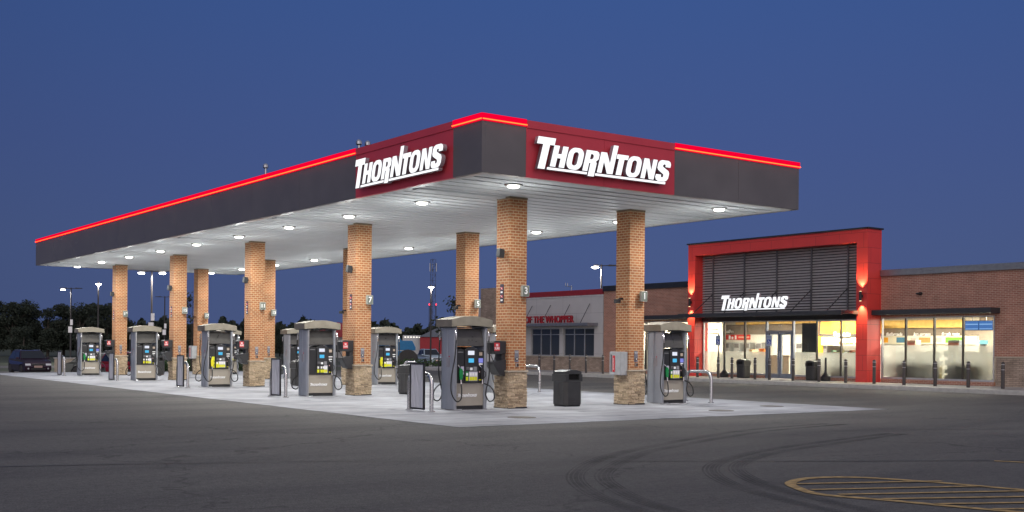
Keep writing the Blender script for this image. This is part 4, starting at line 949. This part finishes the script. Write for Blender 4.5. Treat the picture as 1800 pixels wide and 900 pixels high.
for y, lb in ((35.6, 'slim black ashtray stand at the left shop windows'), (29.95, 'slim black ashtray stand right of the shop doors')):
    if ap is None: ap = empty('ashtray_stand'); MB().lathe([(.19, 0), (.20, .03), (.2, .17), (.12, .26), (.06, .34), (.045, .6), (.045, .92), (.03, .97)], n=16).build('pedestal', M_black, ap, smooth=True); MB().lathe([(.05, .86), (.05, .88)], n=12).build('collar', M_dark, ap); o = ap
    else: o = copy_tree(ap)
    tag(o, lb, 'ashtray', 'ashtray stands'); o.location = (38.1, y, .15)

# ------------------------------------------------------------------ neighbouring restaurant
rs = empty('restaurant', (XW, 51, 0), 0, 'grey panelled restaurant with a red roof band joined to the shop', 'restaurant'); SO = Vector(rs.location)
def rb(mb, name, m, parent=None, bevel=0): mb.v = [tuple(Vector(v)-SO) for v in mb.v]; return mb.build(name, m, parent or rs, bevel)
M_pan = brick('grey_panels', (.58, .565, .55), (.565, .55, .535), (.42, .41, .40), 2.4, 1.1, .012, .6, .1, var=.06)
W1, W2 = (45.92, 48.53), (48.89, 51.5)
mb = MB(); mb.box(XW, 45.2, .92, XW+.3, W1[0], 4.2); mb.box(XW, W1[1], .92, XW+.3, W2[0], 4.2); mb.box(XW, W2[1], .92, XW+.3, 58.4, 4.2)
for a, c in (W1, W2): mb.box(XW, a, 2.5, XW+.3, c, 4.2)
rb(mb, 'panel_wall', M_pan)
mb = MB(); mb.box(XW-.04, 45.2, .15, XW+.3, 58.4, .9); rb(mb, 'stone_wainscot', MATS['wainscot_stone'])
mb = MB(); mb.box(XW-.08, 45.2, .9, XW+.1, 58.4, .955); rb(mb, 'wainscot_cap', M_cap)
mb = MB(); mb.box(XW-.03, 45.2, 4.2, XW+.3, 58.4, 4.27); rb(mb, 'trim', M_trim)
mb = MB(); mb.box(XW-.06, 45.2, 4.272, XW+.3, 54.4, 4.56); mb.box(XW+1, 55.9, 4.28, XW+1.6, 57.2, 4.75); rb(mb, 'red_band', mat('roof_red', (.30, .02, .03), .5))
mb = MB(); mb.box(XW-.5, 54.4, .15, XW+.8, 55.9, 4.93); rb(mb, 'stone_tower', MATS['wainscot_stone'])
mb = MB(); mb.box(XW+.31, 45.2, 4.0, XW+14, 58.3, 4.15); mb.box(XW+.31, 58.1, .0, XW+14, 58.4, 4.2); rb(mb, 'roof', M_dark)
mb = MB(); mb.box(XW-.75, 45.6, 2.60, XW-.001, 53.5, 2.76); aw2 = rb(mb, 'awning', mat('awning_grey', (.22, .23, .26), .4, .4), bevel=.01)
for y in (46.3, 48.0, 49.7, 51.4): mb = MB(); mb.tube([(XW-.65, y, 2.76), (XW, y, 3.8)], .018, 6); rb(mb, 'tie_rod', M_dark, aw2)
M_dglass = mat('dark_glass', (.05, .06, .075), .08, 0, 0)
for a, c in (W1, W2):
    mb = MB(); mb.box(XW+.06, a, .957, XW+.14, a+.05, 2.5); mb.box(XW+.06, c-.05, .957, XW+.14, c, 2.5); mb.box(XW+.06, a+.05, 2.45, XW+.14, c-.05, 2.5); mb.box(XW+.06, a+.05, .957, XW+.14, c-.05, 1.01)
    for k in (1, 2): y = a+(c-a)*k/3; mb.box(XW+.06, y-.025, 1.01, XW+.14, y+.025, 2.45)
    for k in range(3): y = a+(c-a)*k/3; mb.box(XW+.062, y+(.05 if k == 0 else .025), 2.13, XW+.138, y+(c-a)/3-(.05 if k == 2 else .025), 2.17)
    w_o = rb(mb, 'window', mat('window_alu', (.5, .51, .53), .4, .5)); mb = MB(); mb.box(XW+.10, a+.02, .98, XW+.12, c-.02, 2.48); rb(mb, 'pane', M_dglass, w_o)
tx = text('sign', 'HOME OF THE WHOPPER', .52, (0, 0, 0), 'W', [mat('sign_red', (.45, .02, .03), .45), mat('sign_redside', (.2, .01, .015), .5)], .08, None, .016, align='RIGHT', space=1.07)
xs = [v.co.x for v in tx.data.vertices]; fx_ = 5.95/(max(xs)-min(xs))
for v in tx.data.vertices: v.co.x *= fx_
tx.name = 'awning_lettering'; tx.location = (XW-.66, 46.87, 2.955); tag(tx, 'red capital lettering standing on the grey restaurant awning', 'sign')
e = empty('roof_antenna', (41, 50.2, 4.15), 0, 'small forked antenna mast on the restaurant roof', 'antenna'); MB().tube([(0, 0, 0), (0, 0, .85)], .025, 6).build('mast', M_alu, e); MB().tube([(0, -.1, .75), (0, .55, .85)], .02, 6).build('arm', M_alu, e); MB().tube([(0, .35, .8), (0, .35, 1.0)], .02, 6).build('arm', M_alu, e); MB().tube([(0, .55, .83), (0, .55, 1.02)], .02, 6).build('arm', M_alu, e)

# ------------------------------------------------------------------ beyond the lot
def far(px, depth, z=DROP):   # a spot `depth` metres ahead of the viewer on the bearing of a photo column
    p = fw*depth+rt*((px-900)/1977.48*depth); return (p.x, p.y, z)
def pole(px, depth, zl, arms, lab, plates=False, lit=True, beam=800):
    x, y, z = far(px, depth); e = empty('lamp_post', (x, y, z), -YAW, lab, 'lamp post', 'lamp posts around the lot')
    H = zl-z
    MB().box(-.14, -.14, 0, .14, .14, .5).build('footing', M_kerb, e); MB().tube([(0, 0, .5), (0, 0, H+.1)], [.09, .06], 10).build('pole', M_pole, e)
    for s, on in arms:
        MB().tube([(0, 0, H), (s*.55, 0, H+.03)], .035, 6).build('arm', M_pole, e)
        hd = MB().prism([(s*.5, H-.02), (s*1.15, H-.0), (s*1.15, H+.06), (s*.5, H+.09)], -.17, .17, 'y').build('lamp_head', M_pole, e)
        if on:
            MB().lathe([(.26, H-.1), (.22, H-.17), (.05, H-.2)], (s*.86, 0, 0), 14).build('lamp_lens', MATS.get('street_lens') or emis('street_lens', (1, .97, .92), 30), hd)
            area('street_lamp', (s*.86, 0, H-.24), .3, beam, (1, .95, .88), parent=e)
    if plates:
        MB().box(-.02, -.12, 4.1, .26, -.1, 4.7).build('sign_plate', M_text, e); MB().box(-.22, -.12, 3.3, .2, -.1, 3.95).build('sign_plate', M_text, e)
    return e
pole(124, 120, 7.2, [(-1, True), (1, False)], 'lamp post with one lit head above the parked dark car', True)
pole(172, 106, 7.1, [(0.01, True)], 'single lit lamp post behind the farthest pump')
pole(266, 92, 7.3, [(-1, True), (1, True)], 'lamp post with two lit heads between the far columns', True)
pole(289, 140, 7.2, [(-1, False), (1, False)], 'unlit lamp post with two arms, farther back between the far columns', True)
pole(757, 110, 7.3, [(0.01, True)], 'lit lamp post in front of the lattice tower')
pole(1056, 80, 7.25, [(-.5, True), (1, False)], 'tall lit lamp post behind the shop roof', beam=900)
# lattice tower and two slim masts
def lattice(px, depth, zt, wd, lab, n):
    x, y, z = far(px, depth, -.8); e = empty('lattice_tower', (x, y, z), .4, lab, 'radio tower', 'radio towers'); H = zt-z
    A = [(wd*cos(R(a)), wd*sin(R(a))) for a in (90, 210, 330)]
    for p in A: MB().tube([(*p, 0), (*p, H)], .055, 4).build('leg', M_pole, e)
    mb = MB()
    for k in range(n):
        a, c = H*k/n, H*(k+1)/n
        for q in range(3):
            p, r_ = A[q], A[(q+1) % 3]; mb.tube([(*p, a), (*r_, c)] if (k+q) % 2 else [(*r_, a), (*p, c)], .03, 3); mb.tube([(*p, c), (*r_, c)], .03, 3)
    mb.build('bracing', M_pole, e)
    return e
tw = lattice(760, 300, 24.5, .8, 'tall lattice radio tower behind the lot', 18)
for k, a in enumerate((40, 160, 280)): MB().tube([(1.0*cos(R(a)), sin(R(a)), 22), (1.0*cos(R(a)), sin(R(a)), 24.2)], .12, 5).build('antenna', M_alu, tw)
for px, lab in ((754, 'slim mast with a red light, left of the tall tower'), (766, 'slim mast with a red light, right of the tall tower')):
    x, y, z = far(px, 290); e = empty('radio_mast', (x, y, z), 0, lab, 'radio mast', 'slim masts with red lights')
    MB().tube([(0, 0, 0), (0, 0, 12.6)], .085, 6).build('mast', M_pole, e); MB().lathe([(.08, 12.6), (.17, 12.7), (.17, 13.0), (.08, 13.1)], n=8).build('beacon', MATS.get('beacon') or emis('beacon', (1, .05, .08), 2.5), e)
# trees
M_leaf = island_mat('leaves', [(.012, .022, .016), (.032, .044, .028), (.020, .032, .022), (.044, .050, .034)], .9)
M_bark = mat('bark', (.06, .05, .04), .9)
def tree_mesh(seed, h, wd, nleaf, ls, trunk=.25, cl=9, base=.18):
    rnd = random.Random(seed); tb = MB(); lf = MB()
    th = h*.5; tb.tube([(0, 0, 0), (rnd.uniform(-.1, .1), 0, th*.5), (0, rnd.uniform(-.1, .1), th), (0, 0, h*.8)], [trunk, trunk*.8, trunk*.5, trunk*.12], 7)
    cs = []
    for k in range(cl):
        a = rnd.uniform(0, 2*pi); r = wd*rnd.uniform(.15, .75); z = h*rnd.uniform(base+.15, .84); rr = wd*rnd.uniform(.32, .55)*(1.15-.5*z/h)
        cs.append((r*cos(a), r*sin(a), z, rr)); tb.tube([(0, 0, z*.55), (r*cos(a)*.5, r*sin(a)*.5, z*.8), (r*cos(a), r*sin(a), z)], [trunk*.35, trunk*.2, trunk*.06], 5)
    cs.append((0, 0, h*.82, wd*.42))
    for k in range(nleaf):
        c = rnd.choice(cs); u = Vector((rnd.gauss(0, 1), rnd.gauss(0, 1), rnd.gauss(0, 1))).normalized()*(rnd.random()**.45)*c[3]
        p = Vector(c[:3])+Vector((u.x, u.y, u.z*.8))
        if p.z < h*base*.6: continue
        n = Vector((rnd.gauss(0, 1), rnd.gauss(0, 1), rnd.gauss(0, 1))).normalized(); a = n.orthogonal().normalized(); b2 = n.cross(a); s = ls*rnd.uniform(.6, 1.3)
        lf.quad([p-a*s, p+b2*s*.5, p+a*s, p-b2*s*.5])
    return tb, lf
def tree(pool, k, loc, s, rz, lab, grp, **kw):
    if k not in pool:
        tb, lf = tree_mesh(**kw); e = empty('broadleaf_tree'); tb.build('trunk', M_bark, e); lf.build('crown', M_leaf, e); pool[k] = e; o = e
    else: o = copy_tree(pool[k])
    tag(o, lab, 'tree', grp); o.location = loc; o.rotation_euler = (0, 0, rz); o.scale = (s, s, s*1.0); return o
pool = {}; kw = [dict(seed=11, h=9.4, wd=3.6, nleaf=5200, ls=.21, cl=16, base=.04), dict(seed=12, h=8.8, wd=3.2, nleaf=4600, ls=.21, cl=14, base=.04), dict(seed=13, h=9.0, wd=3.9, nleaf=5400, ls=.21, cl=17, base=.04)]
TL = [(-12, 178, 1.0, 0, 'dark tree at the far left picture edge'), (22, 176, 1.02, 1, 'tall dark tree rising above the parked car, second from the left edge'), (50, 180, 1.05, 2, 'broad dark tree directly above the dark parked car'), (84, 178, .93, 1, 'shorter dark tree right of the parked car, left of the lamp post'),
      (112, 182, .95, 0, 'dark tree behind the lamp post with one lit head'), (140, 178, 1.0, 2, 'dark tree behind the farthest pump'), (164, 186, 1.06, 1, 'dark tree behind the single lit lamp post'), (188, 180, .96, 0, 'dark tree touching the farthest brick column'),
      (214, 190, .8, 2, 'dark tree hidden behind the farthest brick column'), (246, 195, .66, 1, 'low dark tree right of the farthest column'), (276, 200, .7, 0, 'dark tree behind the two-headed lamp post'), (300, 205, .66, 2, 'dark tree behind the unlit lamp post'), (336, 200, .7, 1, 'dark tree seen between the fourth and fifth islands'),
      (400, 215, .7, 2, 'low dark tree right of the fifth right hand column'), (478, 205, .68, 0, 'dark tree left of the half hidden pump'), (492, 210, .66, 1, 'dark tree just left of the pump beside column 7')]
for k, (px, d, s, q, lb) in enumerate(TL): tree(pool, q, far(px, d), s, k*1.3, lb, 'trees along the far edge', **kw[q])
tree(pool, 7, far(42, 150, -.8), .5, 2, 'rusty lit bushy tree in front of the dark trees', 'trees along the far edge', seed=21, h=9, wd=4.4, nleaf=4000, ls=.3, cl=10, base=.02)
tree(pool, 8, far(338, 76), 1, 0, 'slender sparse young tree between two far columns', 'young trees in the lot', seed=31, h=6.6, wd=1.2, nleaf=420, ls=.10, trunk=.06, cl=8)
tree(pool, 9, far(797, 62, 0), 1, 0, 'young leafy tree showing above the nearest pump', 'young trees in the lot', seed=32, h=4.6, wd=1.5, nleaf=700, ls=.10, trunk=.06, cl=8)
# far woods as one mass
rnd = random.Random(9); lf = MB()
for k in range(22000):
    px = rnd.uniform(-60, 900); d = rnd.uniform(330, 380); hh = 8.3+1.2*sin(px*.05)+.9*sin(px*.13+1)+.6*sin(px*.31); z = rnd.uniform(0, 1)**.8*hh
    p = Vector(far(px, d))+Vector((0, 0, z)); n = Vector((rnd.gauss(0, 1), rnd.gauss(0, 1), rnd.gauss(0, 1))).normalized(); a = n.orthogonal().normalized(); b2 = n.cross(a); s = rnd.uniform(.5, 1.1)
    lf.quad([p-a*s, p+b2*s*.6, p+a*s, p-b2*s*.6])
tag(lf.build('distant_woods', M_leaf), 'low dark line of distant woods along the horizon', 'woods', kind='stuff')
# low hedge + shrubs at lot edge
for px, d, w2, lb in ((748, 96, 3.4, 'clipped low green hedge in front of the silver pickup'), (325, 80, 1.6, 'small green shrub between the far columns'), (425, 84, 1.8, 'low green shrub right of the pump beside column 11')):
    rnd = random.Random(int(px)); lf = MB(); st_ = MB()
    for k in range(1800):
        p = Vector((rnd.uniform(-w2, w2), rnd.uniform(-.5, .5), rnd.uniform(0.05, 1.0)*(1+.15*sin(k)))); n = Vector((rnd.gauss(0, 1), rnd.gauss(0, 1), rnd.gauss(0, 1))).normalized(); a = n.orthogonal().normalized(); b2 = n.cross(a); s = .09
        lf.quad([p-a*s, p+b2*s*.6, p+a*s, p-b2*s*.6])
    for k in range(8): x = -w2+2*w2*(k+.5)/8; st_.tube([(x, 0, 0), (x, 0, .5)], .02, 4)
    e = empty('hedge', far(px, d), -YAW, lb, 'hedge', 'shrubs at the lot edge'); lf.build('foliage', island_mat('hedge_leaf%d' % int(px), [(.03, .07, .02), (.06, .12, .03)], .8), e); st_.build('stems', M_bark, e)
e = empty('low_wall', far(128, 84, -.8), -YAW, 'low tan masonry wall behind the farthest guard hoop', 'wall'); MB().box(-1.3, -.15, 0, 2.2, .15, 1.05).build('masonry', M_cap, e); MB().box(-1.35, -.2, 1.05, 2.25, .2, 1.12).build('wall_cap', M_kerb, e)
# ------------------------------------------------------------------ vehicles
M_tyre = mat('tyre', (.045, .043, .042), .8); M_rim = mat('rim', (.4, .4, .42), .3, .9); M_cglass = mat('car_glass', (.015, .018, .025), .06, 0, 0)
M_hl = mat('headlamp', (.6, .62, .65), .1, .3, 0); M_tail = mat('tail_lamp', (.35, .01, .01), .2)
def wheel(e, x, y, r, wd):
    w_ = empty('wheel', (x, y, r)); w_.parent = e
    Mx = Matrix.Rotation(pi/2, 4, 'X')
    a = MB().lathe([(r*.62, -wd/2), (r*.94, -wd/2), (r, -wd*.3), (r, wd*.3), (r*.94, wd/2), (r*.62, wd/2)], n=20).build('tyre', M_tyre, w_, smooth=True); a.matrix_local = Mx
    b2 = MB().lathe([(r*.6, -wd*.42), (r*.15, -wd*.5), (r*.15, wd*.5), (r*.6, wd*.42)], n=20)
    for q in range(6): t = pi/3*q; b2.box(-.04, 0, -wd*.47, .04, r*.6, wd*.47, 0, Matrix.Rotation(t, 4, 'Z'))
    b2 = b2.build('rim', M_rim, w_); b2.matrix_local = Mx
def car(name, lab, cat, col, Lc, Wc, Hc, roof, belt, hood, grp=None, ride=.25, wr=.35):
    """front toward +x; roof = (x of windscreen base, windscreen top, rear top, rear base)"""
    e = empty(name, label=lab, cat=cat, group=grp); hx, hw = Lc/2, Wc/2
    m = mat('paint_'+name+str(len(MATS)), col, .22, .3, .03)
    wx = hx*.62; low = [(hx-.02, ride+.08), (hx, ride+.35), (hx-.06, hood-.12), (hx-.25, hood), (roof[0], belt), (roof[3], belt), (-hx+.05, belt-.08), (-hx, ride+.4), (-hx+.05, ride+.05)]
    # lower body with wheel arches
    und = []
    for cx in (-wx, wx):
        for k in range(9): t = pi-pi*k/8; und.append((cx+(wr+.06)*cos(t), max(ride, wr+(wr+.06)*sin(t))))
    poly = low+und
    bd = MB().prism(poly, -hw, hw, 'y').build('body', m, e, 0)
    me = bd.data
    for v in me.vertices:                       # tumble the flanks and round the nose in plan
        f = 1-.10*max(0, (abs(v.co.x)-hx*.6)/(hx*.4))-.05*max(0, (v.co.z-belt*.75)/(belt*.5)); v.co.y *= f
    MB().box(-hx*.93, -hw*.86, ride-.03, hx*.93, hw*.86, ride+.2).build('underbody', M_black, e)
    cw, ct = hw*.93, hw*.74
    P = [(roof[0], belt-.01), (roof[1], Hc-.03), ((roof[1]+roof[2])/2, Hc), (roof[2], Hc-.05), (roof[3], belt-.01)]
    cab = MB()
    i0 = len(cab.v)
    for s in (-1, 1): cab.v += [(x, s*(cw if z < belt+.05 else ct), z) for x, z in P]
    n = len(P); cab.f.append(tuple(range(n))); cab.f.append(tuple(range(2*n-1, n-1, -1))); cab.m += [0, 0]
    for k in range(n): cab.f.append((k, (k+1) % n, n+(k+1) % n, n+k)); cab.m.append(0)
    cab.build('cabin', m, e, .03)
    # glazing, slightly proud of the cabin
    def lerp(a, b3, t): return a+(b3-a)*t
    def side_pt(x, z, s): return (x, s*(lerp(cw, ct, (z-belt)/(Hc-belt))+.012), z)
    for s in (-1, 1):
        g = MB(); za, zb = belt+.05, Hc-.13
        xs = [roof[0]-.18, lerp(roof[0], roof[1], .8)-.12, roof[2]+.05, lerp(roof[3], roof[2], .25)+.12]
        mid = (xs[0]+xs[3])/2
        g.quad([side_pt(xs[0], za, s), side_pt(xs[1], zb, s), side_pt(mid+.03, zb, s), side_pt(mid+.03, za, s)]); g.quad([side_pt(mid-.03, za, s), side_pt(mid-.03, zb, s), side_pt(xs[2], zb, s), side_pt(xs[3], za, s)])
        g.build('side_window', M_cglass, e)
    a, b3 = Vector((roof[0], 0, belt)), Vector((roof[1], 0, Hc-.03)); nn = Vector((.02, 0, .012))
    p, q = a+(b3-a)*.1+nn, a+(b3-a)*.92+nn; g = MB(); g.quad([(p.x, -cw*.9, p.z), (p.x, cw*.9, p.z), (q.x, ct*.92, q.z), (q.x, -ct*.92, q.z)]); g.build('windscreen', M_cglass, e)
    a, b3 = Vector((roof[3], 0, belt)), Vector((roof[2], 0, Hc-.05)); nn = Vector((-.02, 0, .012))
    p, q = a+(b3-a)*.2+nn, a+(b3-a)*.9+nn; g = MB(); g.quad([(p.x, cw*.85, p.z), (p.x, -cw*.85, p.z), (q.x, -ct*.9, q.z), (q.x, ct*.9, q.z)]); g.build('rear_window', M_cglass, e)
    for s in (-1, 1):
        g = MB(); g.prism([(hx-.30, hood-.07), (hx-.02, hood-.20), (hx+.015, hood-.32), (hx-.12, hood-.26)], s*hw*.52 if s > 0 else -hw*.89, s*hw*.89 if s > 0 else -hw*.52, 'y'); g.build('headlight', M_hl, e)
        g = MB(); g.box(-hx-.012, min(s*hw*.6, s*hw*.88), belt-.32, -hx+.1, max(s*hw*.6, s*hw*.88), belt-.1); g.build('tail_light', M_tail, e)
        g = MB(); g.box(roof[0]-.28, min(s*hw*.95, s*(hw+.16)), belt+.02, roof[0]-.12, max(s*hw*.95, s*(hw+.16)), belt+.15); g.build('mirror', m, e, .02)
        for cx in (-wx, wx): wheel(e, cx, s*(hw-.12), wr, .23)
        g = MB().tube([(roof[1]-.1, s*ct*.9, Hc+.02), (roof[2]+.2, s*ct*.9, Hc+.0)], .02, 6); g.build('roof_rail', M_alu, e)
        g = MB().lathe([(.06, -.02), (.06, .02)], n=10).build('fog_light', M_hl, e); g.matrix_local = Matrix.Translation((hx-.01, s*hw*.68, ride+.22)) @ Matrix.Rotation(pi/2, 4, 'Y')
    MB().box(hx-.04, -hw*.45, hood-.33, hx+.012, hw*.45, hood-.2).build('grille', M_black, e); MB().box(hx-.04, -hw*.5, ride+.12, hx+.02, hw*.5, ride+.27).build('lower_intake', M_black, e)
    MB().box(hx-.02, -.26, ride+.28, hx+.03, .26, ride+.42).build('number_plate', mat('plate_white', (.5, .35, .3), .5), e)
    MB().box(hx-.0, -hw*.45, hood-.225, hx+.022, hw*.45, hood-.205).build('grille_bar', M_steel, e)
    return e
def head(e, px, d, ang, z=DROP):
    x, y, _ = far(px, d, z); v = Vector((x, y)).normalized(); r_ = Vector((v.y, -v.x)); h = (-v*cos(R(ang))+r_*sin(R(ang)))
    e.location = (x, y, z+.0); e.rotation_euler = (0, 0, math.atan2(h.y, h.x)); return e
head(car('parked_suv', 'dark plum sport utility car parked at the left, nose toward the viewer', 'car', (.035, .018, .035), 4.6, 1.88, 1.70, (1.05, .35, -1.55, -2.2), 1.08, 1.0), 52, 78, 14)
head(car('parked_car', 'grey car partly hidden behind the farthest pump', 'car', (.10, .11, .10), 4.5, 1.82, 1.55, (1.0, .3, -1.2, -1.9), .98, .92), 182, 74, 75)
head(car('parked_car', 'red car mostly hidden behind the farthest column', 'car', (.35, .02, .03), 4.6, 1.85, 1.7, (1.0, .3, -1.5, -2.1), 1.05, .98), 226, 70, 30)
pk = car('pickup_truck', 'silver blue pickup truck behind the hedge, facing the viewer', 'pickup', (.33, .40, .46), 5.6, 2.0, 1.9, (1.3, .75, -.5, -.7), 1.2, 1.15, ride=.35, wr=.42)
head(pk, 752, 122, 22)
# blue utility truck with huge tyre, seen between pumps
e = empty('utility_truck', label='bright blue utility truck with crane deck and huge front tyre', cat='truck'); mbl = mat('truck_blue', (.012, .16, .36), .35, .1, .1)
MB().box(-3.6, -1.2, 1.05, 1.6, 1.2, 1.75).build('deck', mbl, e, .05); MB().prism([(-3.6, 1.8), (-3.6, 3.1), (.4, 3.1), (.6, 2.7), (1.6, 2.7), (1.9, 2.1), (1.9, 1.8)], -1.15, 1.15, 'y').build('body', mbl, e, .05)
MB().box(-3.65, -1.22, 1.76, .8, 1.22, 1.82).build('rail', M_alu, e); MB().box(-3.5, -1.1, .6, 1.8, 1.1, 1.04).build('chassis', M_black, e)
MB().box(-3.4, -1.25, .65, -2.2, -1.21, .95).build('step', M_alu, e)
for x in (-2.6, 1.2):
    for s in (-1, 1): wheel(e, x, s*1.15, .95 if x > 0 else .7, .55)
head(e, 694, 104, 90)
# box trailer
e = empty('box_trailer', label='white box truck body with lit lamps along its top edge, behind the blue truck', cat='truck'); MB().box(-1.75, -1.25, 1.1, 1.75, 1.25, 3.6).build('box_body', mat('trailer_white', (.5, .52, .52), .5), e, .03)
MB().box(-1.75, -1.0, .6, 1.75, 1.0, 1.09).build('chassis', M_black, e)
mb = MB()
for k in range(8): mb.box(-1.5+.38*k, -1.28, 3.3, -1.28+.38*k, -1.251, 3.42)
mb.build('marker_lamp', emis('marker', (1, .95, .85), 1.6), e)
for x in (-1.2, 1.2):
    for s in (-1, 1): wheel(e, x, s*1.05, .5, .3)
head(e, 733, 150, 82)
e = empty('red_shed', far(764, 150), -YAW, 'red storage shed beside the white box truck', 'shed'); MB().box(-1.8, -2, 0, 4.5, 2, 3.4).build('wall', mat('shed_red', (.33, .02, .03), .6), e); MB().prism([(-2.0, 3.4), (1.3, 5.0), (4.7, 3.4)], -2.2, 2.2, 'y').build('roof', mat('shed_roof', (.12, .14, .18), .5), e); MB().box(1.4, -2.03, 0, 2.6, -2.001, 2.4).build('door', M_dark, e)
e = empty('red_roofed_building', far(598, 200), -YAW, 'low building with a dark red roof seen past column 7', 'building'); MB().box(-5, -3, 0, 5, 3, 3.6).build('wall', mat('pale_wall', (.3, .3, .3), .7), e); MB().prism([(-5.4, 3.6), (0, 6.2), (5.4, 3.6)], -3.4, 3.4, 'y').build('roof', mat('roof_red', (0, 0, 0)), e)
for x in (-3, 0, 3): MB().box(x-.5, -3.03, 1, x+.5, -3.001, 2.2).build('window', M_cglass, e)
